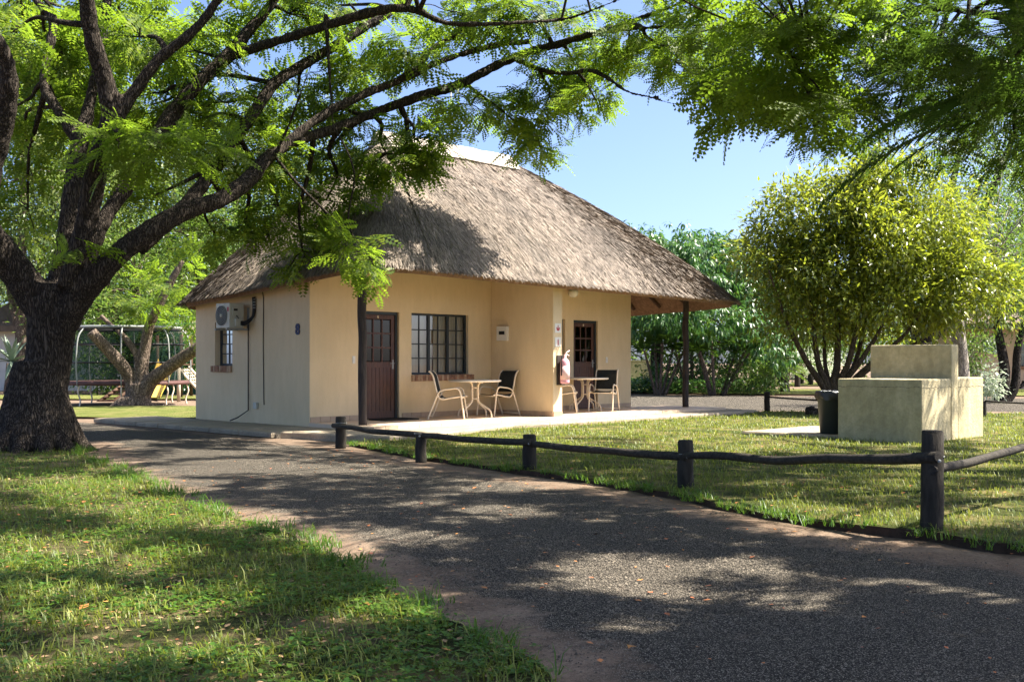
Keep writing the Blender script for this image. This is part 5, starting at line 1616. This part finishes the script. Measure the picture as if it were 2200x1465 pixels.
# clump palms underneath
def clump_palm(px, py, label, n_, hgt, seed):
    random.seed(seed)
    g = G(px, py); st = []
    for k in range(n_):
        a = random.uniform(0, 6.28); q = g + Vector((math.cos(a) * .25, math.sin(a) * .25, 0))
        tip = q + Vector((math.cos(a) * random.uniform(.2, 1.0), math.sin(a) * .6, hgt * random.uniform(.7, 1.05)))
        st.append([(q, .06), (q.lerp(tip, .5) + Vector((0, 0, .05)), .05), (tip, .04)])
    palm('clump_palm', label, 'palm', g, st, MAT['frond'], MAT['bark_grey'], 7, 1.1, 'palms under the glossy tree', elev=(.0, 1.0))
clump_palm(1415, 849, 'thin stemmed clump palm just right of the cottage corner', 5, 2.3, 1)
clump_palm(1540, 850, 'thin stemmed clump palm between the verandah post and round tree', 7, 2.2, 2)
clump_palm(1488, 846, 'thin stemmed clump palm directly behind the right verandah post', 4, 2.3, 3)
clump_palm(1625, 842, 'low clump palm at the right end of the palm row', 4, 1.4, 4)
random.seed(99)
# ground cover bed
def bed(name, label, pts, n_, hgt, m, cat='plants', size=.16):
    X, Y = pick2(pts, n_)
    k = len(X); d = rng.normal(0, 1, (k, 3)); d[:, 2] = np.abs(d[:, 2]) * .5 - .1
    V, Fc = scatter(LD[0], LD[1], np.stack([X, Y, rng.uniform(.05, hgt, k)], 1), frames(d), rng.uniform(.6, 1.3, k) * size)
    return tag(npmesh(name, V, Fc, m, kind='stuff'), label, cat)
def pick2(poly, n_):
    xs = [p[0] for p in poly]; ys = [p[1] for p in poly]
    X = rng.uniform(min(xs), max(xs), n_ * 2); Y = rng.uniform(min(ys), max(ys), n_ * 2)
    ok = inside(poly, X, Y); return X[ok][:n_], Y[ok][:n_]
bed('ground_cover', 'dark leafy ground cover bed under the palms', [(2.5, 42.5), (9.6, 40.6), (10.5, 42.5), (9, 46), (3, 47.5)], 9000, .55, MAT['leaf_broad'], size=.18)

# trees further right and behind
def tree_at(name, label, px, py, d, fork, top, blobs, ncl, per, ls, m, mt, r0=.2, group=None, nst=3, tpl=LD, spread=.35, shell_=.5):
    g = Vector(((px - 1100) / F * d, d, 0))
    fk = g + Vector((random.uniform(-.2, .2), 0, fork))
    tr = [[(g + Vector((0, 0, -.05)), r0 * 1.25), (g.lerp(fk, .5) + Vector((random.uniform(-.08, .08), 0, 0)), r0), (fk, r0 * .9)]]
    for k in range(nst):
        c, r_ = blobs[k % len(blobs)]
        e = Vector(c) + Vector((random.uniform(-.3, .3), random.uniform(-.3, .3), -.1))
        tr.append([(fk - Vector((0, 0, .15)), r0 * .75), (fk.lerp(e, .45) + Vector((random.uniform(-.2, .2), random.uniform(-.2, .2), .1)), r0 * .5), (e, r0 * .2)])
    return leafy_tree(name, label, 'tree', g, tr, blobs, ncl, per, ls, m, mt, tpl, spread, group, shell_=shell_)
RG = 'garden trees behind the lawn'
tree_at('garden_tree', 'three stemmed tree on the far grass left of the round tree', 1687, 844, 44, 1.5, 4,
        [(P(1640, 700, 44), (1.3, 1.3, .9)), (P(1700, 690, 45), (1.5, 1.5, 1.0)), (P(1750, 680, 44), (1.3, 1.3, .9)), (P(1680, 640, 46), (1.6, 1.6, 1.0))], 260, 13, .17, MAT['leaf_mid'], MAT['bark_brown'], .17, RG)
tree_at('garden_tree', 'pale trunked tree rising just behind the barbecue back wall', 2068, 0, 29, 2.6, 6,
        [(P(2080, 600, 29), (1.5, 1.5, .9)), (P(2150, 540, 30), (1.7, 1.6, 1.2)), (P(2030, 520, 31), (1.4, 1.4, 1.0)), (P(2120, 430, 31), (1.8, 1.6, 1.3))], 460, 14, .13, MAT['leaf_mid'], MAT['bark_white'], .19, RG)
# twin trunk tree at far right
g2 = Vector(((2150 - 1100) / F * 34, 34, 0))
leafy_tree('garden_tree', 'dark twin trunk tree before the far pink house', 'tree', g2,
           [[(P(2148, 866, 34), .20), (P(2158, 800, 34), .16), (P(2148, 730, 34), .13), (P(2130, 640, 34), .08)], [(P(2155, 866, 34), .18), (P(2180, 830, 34), .14), (P(2188, 740, 34), .11), (P(2215, 660, 34), .06)], [(P(2178, 836, 34), .06), (P(2196, 828, 34), .06), (P(2200, 818, 34), .05)]],
           [(P(2140, 630, 34), (1.4, 1.3, .9)), (P(2200, 620, 34), (1.4, 1.3, .9)), (P(2170, 540, 34.5), (1.5, 1.4, 1.0)), (P(2120, 690, 34), (.8, .8, .4)), (P(2195, 700, 33.6), (.9, .8, .35))], 420, 14, .13, MAT['leaf_mid'], MAT['bark_dark'], LD, .28, RG, shell_=.3)
tree_at('garden_tree', 'large dark trunked tree in the right background above the barbecue', 1992, 0, 42, 2.0, 9,
        [(P(2000, 480, 43), (2.6, 2.4, 1.7)), (P(2120, 380, 42), (3.0, 2.6, 2.0)), (P(2200, 260, 42), (3.0, 2.6, 2.2)), (P(2080, 300, 44), (2.2, 2.2, 1.5)), (P(2220, 450, 42), (2.4, 2.4, 2.0)), (P(1940, 590, 44), (2.0, 1.8, 1.0)), (P(2150, 180, 43), (2.4, 2.2, 1.4))], 900, 14, .17, MAT['leaf_mid'], MAT['bark_dark'], .42, RG, nst=6, spread=.42)
tree_at('garden_tree', 'tall green tree closing the view at the right edge behind the twin trunk tree', 2300, 0, 46, 2.0, 9,
        [(P(2190, 600, 46), (2.6, 2.4, 1.8)), (P(2150, 520, 47), (2.6, 2.4, 1.6)), (P(2230, 420, 46), (3.0, 2.4, 2.2)), (P(2260, 640, 45), (2.4, 2.2, 1.4)), (P(2060, 560, 48), (2.2, 2, 1.4))], 900, 14, .19, MAT['leaf_back'], MAT['bark_dark'], .35, RG, nst=5, spread=.42)
tree_at('garden_tree', 'green tree filling the gap between glossy tree and round tree', 1640, 0, 56, 2.0, 6,
        [(P(1620, 640, 56), (2.4, 2.2, 1.8)), (P(1700, 690, 57), (2.6, 2.2, 1.6)), (P(1790, 710, 58), (2.8, 2.2, 1.5)), (P(1890, 700, 57), (2.6, 2.4, 1.6)), (P(1560, 700, 57), (2.2, 2, 1.4))], 800, 14, .2, MAT['leaf_mid'], MAT['bark_dark'], .3, RG, nst=5, spread=.42)
# shrubs
leafy_tree('shrub', 'dense green shrub between the barbecue and the far pink house', 'shrub', Vector((15.2, 36, 0)), [], [(P(2088, 768, 36), (.65, .6, .55)), (P(2100, 730, 36), (.55, .5, .4)), (P(2075, 800, 36), (.5, .5, .4))], 120, 14, .13, MAT['leaf_mid'], MAT['bark_brown'], LD, .16, 'garden shrubs in the right background')
leafy_tree('shrub', 'pale flowering shrub low beside the barbecue rear block', 'shrub', Vector((14.6, 33, 0)), [], [(P(2125, 830, 33), (.42, .4, .3)), (P(2118, 800, 33), (.3, .3, .2))], 50, 12, .15, MAT['white_flower'], MAT['bark_brown'], LT, .14, 'garden shrubs in the right background')
leafy_tree('shrub', 'pale blossoming shrub on the far side of the bright path', 'shrub', Vector((16, 63, 0)), [[(Vector((16, 63, 0)), .09), (Vector((16.1, 63, 1)), .06)]], [(P(1730, 785, 63), (1.9, 1.3, .75)), (P(1765, 770, 64), (1.3, 1.2, .7))], 150, 13, .2, MAT['white_flower'], MAT['bark_grey'], LD, .25, 'garden shrubs in the right background')
leafy_tree('shrub', 'bright yellow green shrub at the right end of the palm bed', 'shrub', G(1610, 846), [], [(P(1600, 800, 40.5), (.8, .7, .6)), (P(1640, 780, 41), (.9, .8, .6)), (P(1570, 815, 40.5), (.6, .6, .4)), (P(1660, 815, 41), (.6, .5, .4))], 200, 14, .15, MAT['leaf_mid'], MAT['bark_brown'], LT, .2, 'garden shrubs in the right background')
leafy_tree('shrub', 'dark leafy shrub under the glossy tree behind the verandah post', 'shrub', G(1470, 846), [], [(P(1460, 805, 43.5), (1.1, .7, .6)), (P(1520, 800, 43.8), (1.0, .7, .6)), (P(1410, 812, 43.5), (.8, .6, .5))], 220, 14, .18, MAT['leaf_broad'], MAT['bark_brown'], LT, .22, 'garden shrubs in the right background')
# cycad-like light frond plant
palm('clump_palm', 'bright yellow green feathery palm right of the dark palms', 'palm', G(1662, 838), [[(G(1662, 838), .09), (G(1662, 838) + Vector((0, 0, .9)), .07)]], MAT['frond_light'], MAT['bark_grey'], 12, 1.7, 'palms under the glossy tree', elev=(.2, 1.1))
# far bollards
bm0 = None
for (px, py, lb) in [(1676, 829, 'short dark log bollard under the three stemmed tree, leftmost on the far path'), (1713, 831, 'short dark log bollard, nearest of the close pair on the far path'), (1722, 826, 'short dark log bollard, rear one of the close pair on the far path'), (1741, 828, 'short dark log bollard just left of the round tree stems on the far path'), (1800, 827, 'short dark log bollard seen between the round tree stems')]:
    g = G(px, py)
    if bm0 is None:
        mb = MB(); log_post(mb, 0, 0, .14, .62); bm0 = mb.obj('bollard', MAT['fence_wood']); o = bm0
    else:
        o = bm0.copy(); COL.objects.link(o)
    o.location = g; o.rotation_euler = (0, 0, random.uniform(0, 6))
    tag(o, lb, 'bollard', 'bollards along the far path')
# masonry wall with bright light patches seen past the cottage corner
wl = thing('garden_wall', 'low cream garden wall behind the palms near the cottage corner', 'wall', (0, 0, 0))
mb = MB(); mb.box(4.6, 7.0, 51, 51.3, 0, 1.25); mb.obj('masonry', MAT['plaster_braai'], wl, bevel=.03)
mb = MB(); mb.box(4.55, 7.05, 50.97, 51.33, 1.253, 1.33); mb.obj('coping', MAT['plaster_braai'], wl)

# far pink house at right
def far_house(name, label, loc, rz, wdt, dep, hgt, win, m, rise=2.6, roofm='thatch_base'):
    h = thing(name, label, 'house', loc, rz)
    mb = MB(); wall_plane(mb, 0, wdt, 0, hgt, 0, .23, win); mb.box(0, .23, .23, dep, 0, hgt); mb.box(wdt - .23, wdt, .23, dep, 0, hgt); mb.box(.23, wdt - .23, dep - .23, dep, 0, hgt)
    mb.obj('wall', m, h)
    mb = MB(); o_ = .6
    e = [(-o_, -o_, hgt - .15), (wdt + o_, -o_, hgt - .15), (wdt + o_, dep + o_, hgt - .15), (-o_, dep + o_, hgt - .15), (dep * .4, dep / 2, hgt + rise), (wdt - dep * .4, dep / 2, hgt + rise)]
    e += [(x, y, z + (.25 if i < 4 else .3)) for i, (x, y, z) in enumerate(e)]
    mb.add(e, [(0, 1, 5, 4), (1, 2, 5), (2, 3, 4, 5), (3, 0, 4), (6, 10, 11, 7), (7, 11, 8), (8, 11, 10, 9), (9, 10, 6), (0, 6, 7, 1), (1, 7, 8, 2), (2, 8, 9, 3), (3, 9, 6, 0)])
    mb.obj('roof', MAT[roofm], h)
    for (a, b, c, d) in win:
        f = MB(); t = .05
        f.box(a, b, .08, .13, c, c + t); f.box(a, b, .08, .13, d - t, d); f.box(a, a + t, .08, .13, c + t, d - t); f.box(b - t, b, .08, .13, c + t, d - t)
        n3 = 3
        for i in range(1, n3): f.box(a + (b - a) * i / n3 - .02, a + (b - a) * i / n3 + .02, .09, .12, c + t, d - t)
        w_ = f.obj('window', MAT['steel_dark'], h)
        for i in range(n3):
            for j in range(2):
                p_ = MB(); x_0, x_1 = a + (b - a) * i / n3 + .03, a + (b - a) * (i + 1) / n3 - .03; z_0, z_1 = c + (d - c) * j / 2 + .03, c + (d - c) * (j + 1) / 2 - .03
                p_.add([(x_0, .105, z_0), (x_1, .105, z_0), (x_1, .105, z_1), (x_0, .105, z_1)], [(0, 1, 2, 3)]); p_.obj('pane', MAT['glass'], w_)
        s = MB(); s.box(a - .05, b + .05, -.05, .08, c - .14, c - .003); s.obj('sill', MAT['brick'], h)
        cu = MB(); cu.box(a, b, .2, .22, c, d); cu.obj('curtain', MAT['curtain'], h)
    return h
far_house('far_house', 'pink plastered house with thatched roof far right', (21.3, 50, 0), R(-4), 12, 7, 2.9, [(1.8, 3.6, 1.05, 2.2)], MAT['plaster_pink'])
dishT = thing('satellite_dish', 'white satellite dish on the pink house wall', 'satellite dish', P(2133, 742, 49.3), R(-10))
mb = MB(); MD = Matrix.Rotation(R(80), 4, 'X'); mb.lathe([(.02, -.12), (.2, -.10), (.36, -.03), (.42, .03), (.41, .04), (.35, -.01), (.2, -.07), (.02, -.09)], 24, MD); mb.obj('dish', MAT['dish'], dishT)
mb = MB(); mb.tube([(0, -.1, -.42), (0, -.5, -.05)], .015, 6); mb.tube([(0, .1, 0), (0, .6, -.1)], .03, 6); mb.obj('arm', MAT['grey_metal'], dishT)

# ------------------------------------------------------------------ playground at left
tr = thing('trampoline', 'large round trampoline with black safety net and red edge pad', 'trampoline', ((275 - 1100) / F * 32.2, 32.2, 0))
RT, HB, HT = 1.62, .70, 2.25
mb = MB(); mb.lathe([(RT - .02, HB - .02), (RT - .02, HB)], 40); mb.obj('jump_mat', MAT['black'], tr)
mb = MB(); mb.lathe([(RT - .1, HB + .01), (RT + .1, HB + .01), (RT + .14, HB - .03), (RT + .13, HB - .10), (RT + .10, HB - .10), (RT + .09, HB - .03), (RT - .1, HB + .004)], 44); mb.obj('edge_pad', MAT['red_pad'], tr)
for k in range(8):
    a = 2 * math.pi * (k + .3) / 8; cs, sn = math.cos(a), math.sin(a)
    mb = MB(); mb.tube(smooth([(cs * (RT + .02), sn * (RT + .02), HB - .05), (cs * (RT + .10), sn * (RT + .10), HB * .6), (cs * (RT + .02), sn * (RT + .02), HB * .25), (cs * (RT + .05), sn * (RT + .05), 0)], 4), .024, 8); mb.obj('leg', MAT['white_paint'], tr)
    mb = MB(); mb.tube(smooth([(cs * (RT + .12), sn * (RT + .12), HB - .1), (cs * (RT + .16), sn * (RT + .16), HB + .5), (cs * (RT + .10), sn * (RT + .10), HT - .3), (cs * (RT - .12), sn * (RT - .12), HT)], 4), .022, 8); mb.obj('net_pole', MAT['grey_metal'], tr)
mb = MB(); vs = []; ns_ = 48
for ring, (r_, z) in enumerate([(RT - .02, HB + .02), (RT - .05, HB + .6), (RT - .03, HB + 1.1), (RT - .12, HT - .03)]):
    for k in range(ns_):
        a = 2 * math.pi * k / ns_; vs.append((r_ * math.cos(a), r_ * math.sin(a), z))
mb.add(vs, [(r_ * ns_ + k, r_ * ns_ + (k + 1) % ns_, (r_ + 1) * ns_ + (k + 1) % ns_, (r_ + 1) * ns_ + k) for r_ in range(3) for k in range(ns_)], True); mb.obj('safety_net', MAT['net'], tr)
for z, r_ in ((HB + .55, RT - .045), (HB + 1.08, RT - .03), (HT - .04, RT - .11)):
    mb = MB(); mb.tube([(r_ * math.cos(a), r_ * math.sin(a), z) for a in np.linspace(0, 2 * math.pi, 41)], .022, 6, cap=False); mb.obj('net_band', MAT['black'], tr)
mb = MB(); mb.tube([((RT - .12) * math.cos(a), (RT - .12) * math.sin(a), HT + .02) for a in np.linspace(0, 2 * math.pi, 41)], .04, 8, cap=False); mb.obj('top_ring', MAT['grey_metal'], tr)

def ladder(name, label, px, py, d, rz, m, tilt):
    o = thing(name, label, 'ladder', P(px, py, d), rz)
    return o
# playground frame with slide and rope net
pf = thing('play_frame', 'timber play frame with yellow slide, plank ramp and rope climbing net', 'playground frame', ((345 - 1100) / F * 37, 37, 0))
def pl_(px, py, d): return P(px, py, d) - Vector(pf.location)
for (x, y) in [(-.6, .3), (.6, .3), (-.6, 1.5), (.6, 1.5)]:
    mb = MB(); mb.tube([(x, y, 0), (x, y, 2.2)], .06, 8); mb.obj('post', MAT['rafter'], pf)
for i in range(6):
    mb = MB(); mb.box(-.7, .7, .2 + i * .24, .42 + i * .24, 1.15, 1.19); mb.obj('deck_plank', MAT['rafter'], pf)
mb = MB(); vs = []
for k in range(13):
    t = k / 12; z = 1.2 * (1 - t) ** 1.0 * (1 - .12 * math.sin(math.pi * t)) + .12 * t; y = .2 - 2.0 * t; x = .15 + .15 * t
    for dx, dz in ((-.28, .16), (-.25, .0), (.25, 0), (.28, .16), (.30, .16), (.27, -.03), (-.27, -.03), (-.30, .16)): vs.append((x + dx, y, z + dz))
mb.add(vs, [(k * 8 + i, k * 8 + (i + 1) % 8, (k + 1) * 8 + (i + 1) % 8, (k + 1) * 8 + i) for k in range(12) for i in range(8)]); mb.obj('slide', MAT['yellow'], pf)
mb = MB(); M5 = Matrix.Translation((-1.0, 0, 0))
for s in (0, .45):
    mb.tube([pl_(205, 868, 34.6) + Vector((s, 0, 0)), pl_(268, 825, 35.6) + Vector((s, 0, 0))], .06, 6)
for k in range(6): 
    t = (k + .5) / 6; a = pl_(205, 868, 34.6).lerp(pl_(268, 825, 35.6), t); mb.box(a.x, a.x + .45, a.y - .05, a.y + .05, a.z + .02, a.z + .06)
mb.obj('ramp', MAT['rafter'], pf)
a0, a1 = pl_(382, 792, 36), pl_(436, 850, 35); off = Vector((.1, .9, 0))
mb = MB()
for s in (0, 1): mb.tube([a0 + off * s + Vector((0, 0, .05)), a1 + off * s], .045, 6)
for k in range(9): mb.tube([a0.lerp(a1, (k + .5) / 9), a0.lerp(a1, (k + .5) / 9) + off], .018, 5)
for k in range(1, 5): mb.tube([a0 + off * k / 5, a1 + off * k / 5], .014, 5)
mb.obj('rope_net', MAT['rope'], pf)
mb = MB(); mb.tube([pl_(384, 868, 34.5), pl_(384, 790, 34.5)], .06, 8); mb.tube([pl_(384, 800, 34.5), pl_(372, 795, 36)], .04, 8); mb.obj('post', MAT['rope'], pf)
gs = thing('green_shed', 'dark green shed with thatch top behind the rope net', 'shed', (-12.6, 42, 0))
mb = MB(); mb.box(-1.2, 3.0, 0, 2.5, 0, 1.75); mb.obj('wall', MAT['green_wall'], gs)
mb = MB(); mb.add([(-1.6, -.4, 1.7), (3.4, -.4, 1.7), (3.4, 2.9, 1.7), (-1.6, 2.9, 1.7), (-.2, 1.25, 2.9), (2.0, 1.25, 2.9)], [(0, 1, 5, 4), (1, 2, 5), (2, 3, 4, 5), (3, 0, 4), (3, 2, 1, 0)]); mb.obj('roof', MAT['reed'], gs)
far_house('white_house', 'white rendered house wall behind the trampoline', (-22.6, 47, 0), R(5), 4.4, 6, 2.7, [(1.4, 2.4, .9, 2.1)], MAT['plaster_white'])

leafy_tree('shrub', 'green shrub behind the trampoline beside the white house', 'shrub', Vector((-15.4, 41, 0)), [], [(P(215, 800, 41), (1.2, .8, .9)), (P(270, 780, 42), (1.5, .9, 1.2)), (P(330, 770, 42), (1.3, .9, 1.2))], 320, 14, .18, MAT['leaf_mid'], MAT['bark_brown'], LD, .3, 'shrubs of the playground')
leafy_tree('shrub', 'dark shrub between green shed and cottage wall', 'shrub', Vector((-11.5, 40.5, 0)), [], [(P(420, 790, 40), (.9, .7, .8)), (P(400, 740, 41), (1.2, .8, .9))], 220, 14, .17, MAT['leaf_broad'], MAT['bark_brown'], LD, .26, 'shrubs of the playground')
# pruned grey tree before the trampoline
pbse = G(298, 874)
PD = pbse.y
pr_t = thing('pruned_tree', 'thick grey pruned tree with cut limbs before the trampoline', 'tree', pbse)
PL = [
    [(285, 885, PD, 42), (296, 868, PD, 30), (298, 845, PD, 24), (297, 825, PD, 22)],
    [(300, 868, PD, 22), (305, 835, PD, 18), (305, 790, PD, 14), (312, 745, PD, 12), (318, 710, PD, 11), (330, 680, PD, 10), (350, 640, PD, 9), (370, 600, PD, 8), (392, 560, PD, 6)],
    [(290, 855, PD, 20), (282, 815, PD, 16), (262, 785, PD - .2, 14), (235, 755, PD - .4, 13), (212, 730, PD - .6, 12), (196, 712, PD - .7, 12)],
    [(300, 820, PD, 10), (296, 770, PD, 8), (280, 740, PD, 7), (258, 715, PD + .1, 6), (235, 695, PD + .2, 5), (216, 678, PD + .2, 5)],
    [(306, 850, PD, 18), (325, 818, PD - .1, 16), (355, 795, PD - .3, 15), (390, 770, PD - .5, 14), (425, 748, PD - .7, 13), (455, 725, PD - .8, 11)],
    [(282, 870, PD - .1, 26), (262, 868, PD - .2, 16), (235, 878, PD - .3, 5)],
    [(300, 874, PD, 18), (330, 875, PD, 8), (380, 873, PD, 5)],
]
mb = MB()
for sp in PL:
    q = limb(sp, 6); mb.tube([p[0] - pbse for p in q], [p[1] * (1 + .06 * noise.noise(p[0] * 4)) for p in q], 14)
o = mb.obj('trunk', MAT['bark_grey'], pr_t)
rm = o.modifiers.new('blend', 'REMESH'); rm.mode = 'VOXEL'; rm.voxel_size = .03; rm.use_smooth_shade = True
sm = o.modifiers.new('soften', 'SMOOTH'); sm.iterations = 5
p_, d_ = ell(40, P(400, 610, PD) - pbse, (1.0, .8, .5)); p2_, d2_ = ell(26, P(430, 700, PD - .7) - pbse, (.5, .5, .35))
p3_, d3_ = ell(22, P(320, 665, PD) - pbse, (.4, .4, .2))
dd_ = np.concatenate([d_, d2_, d3_]) * np.array([[1, 1, .4]])
crown_feather('crown', (np.concatenate([p_, p2_, p3_]), dd_), MAT['leaf_main'], pr_t, (.5, .8))

# agave at the far left
ag = thing('agave', 'tall grey green agave on a stem at the far left', 'agave', G(20, 846))
mb = MB(); mb.tube([(0, 0, 0), (.05, 0, .6), (.1, 0, 1.2)], [.22, .2, .2], 10); mb.obj('stem', MAT['bark_grey'], ag)
for k in range(26):
    az = k * 2.4; el = random.uniform(-.4, 1.3); L = random.uniform(1.0, 1.5)
    d = Vector((math.cos(az) * math.cos(el), math.sin(az) * math.cos(el), math.sin(el)))
    s = Vector((-math.sin(az), math.cos(az), 0)); b = Vector((.1, 0, 1.25)); mb = MB()
    row = []
    for t, w_ in ((0, .05), (.3, .085), (.7, .06), (1, .003)):
        c = b + d * L * t + Vector((0, 0, -.25 * t * t * L)); row += [c - s * w_ + Vector((0, 0, .03)), c, c + s * w_ + Vector((0, 0, .03))]
    mb.add(row, [(i * 3 + j, i * 3 + j + 1, (i + 1) * 3 + j + 1, (i + 1) * 3 + j) for i in range(3) for j in range(2)], True); mb.obj('leaf', MAT['agave'], ag)
bo = thing('boulder', 'tan slanted boulder beside the agave at far left', 'boulder', G(62, 846))
bm = bmesh.new(); bmesh.ops.create_icosphere(bm, subdivisions=3, radius=1)
for v in bm.verts:
    v.co = Vector((v.co.x * .9, v.co.y * .6, max(-.1, v.co.z * .75 + v.co.x * .25))) * (1 + .25 * noise.noise(v.co * 1.8))
me = bpy.data.meshes.new('rock'); bm.to_mesh(me); bm.free(); me.materials.append(MAT['boulder'])
for p in me.polygons: p.use_smooth = True
link(bpy.data.objects.new('rock', me), bo)

# background trees at left and behind the house
BG = 'background trees beyond the playground'
def bgtree(label, px, d, hgt, wdt, m, mt, ncl=420, per=14, ls=.22, low=2.0, spread=.5):
    g = Vector(((px - 1100) / F * d, d, 0)); c = g + Vector((0, 0, (hgt + low) / 2)); rz = (hgt - low) / 2
    blobs = [(c, (wdt * .62, wdt * .55, rz * .8))]
    for k in range(6):
        a = k * 1.05 + random.random(); blobs.append((c + Vector((math.cos(a) * wdt * .55, math.sin(a) * wdt * .45, random.uniform(-.45, .5) * rz)), (wdt * .45, wdt * .42, rz * .42)))
    tr_ = [[(g, .3), (g + Vector((.1, 0, low)), .24), (g + Vector((.2, 0, hgt * .7)), .10)]]
    for k in range(3):
        tr_.append([(g + Vector((.1, 0, low)), .16), (blobs[k + 1][0] + Vector((0, 0, -rz * .2)), .05)])
    return leafy_tree('background_tree', label, 'tree', g, tr_, blobs, ncl, per, ls, m, mt, LD, spread, BG, shell_=.45)
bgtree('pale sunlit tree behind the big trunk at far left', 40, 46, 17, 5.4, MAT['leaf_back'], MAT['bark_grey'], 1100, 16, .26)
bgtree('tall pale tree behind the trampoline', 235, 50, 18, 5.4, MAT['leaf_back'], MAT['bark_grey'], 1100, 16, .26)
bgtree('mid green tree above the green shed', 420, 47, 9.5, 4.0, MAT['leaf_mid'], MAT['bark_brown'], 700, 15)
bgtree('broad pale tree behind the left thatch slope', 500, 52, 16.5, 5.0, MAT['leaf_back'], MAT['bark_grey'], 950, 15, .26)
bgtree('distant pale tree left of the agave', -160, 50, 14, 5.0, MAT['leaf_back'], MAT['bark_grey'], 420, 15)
bgtree('bushy low tree directly behind the trampoline net', 285, 43, 6.5, 3.6, MAT['leaf_mid'], MAT['bark_brown'], 620, 15, .2, low=.5)
bgtree('low green tree behind the white house', 120, 58, 9, 6.0, MAT['leaf_mid'], MAT['bark_brown'], 420, 15, low=.8)
# far screen of trees closing the view
def treeline(name, label, x0, x1, y, h0, h1, n_, m):
    X = rng.uniform(x0, x1, n_); Yv = y + rng.normal(0, 2.0, n_)
    top = np.array([h0 + (h1 - h0) * (.5 + noise.fractal(Vector((x * .12, y, 1)), 1, 2, 4) * .8) for x in X])
    Z = rng.uniform(0, 1, n_) ** .75 * top
    Yv = Yv + noise_arr(X, Z) * 3
    d = rng.normal(0, 1, (n_, 3)); d[:, 1] -= .3
    V, Fc = scatter(LD[0], LD[1], np.stack([X, Yv, Z], 1), frames(d), rng.uniform(.35, .8, n_))
    return tag(npmesh(name, V, Fc, m, kind='stuff'), label, 'trees')
def noise_arr(X, Z): return np.array([noise.noise(Vector((x * .4, z * .5, 7))) for x, z in zip(X, Z)])
treeline('woods', 'far green woods closing the view behind the right lawn', 4, 52, 78, 5, 10, 22000, MAT['leaf_mid'])
treeline('woods', 'far pale woods closing the view behind the playground', -60, -8, 72, 6, 14, 22000, MAT['leaf_back'])
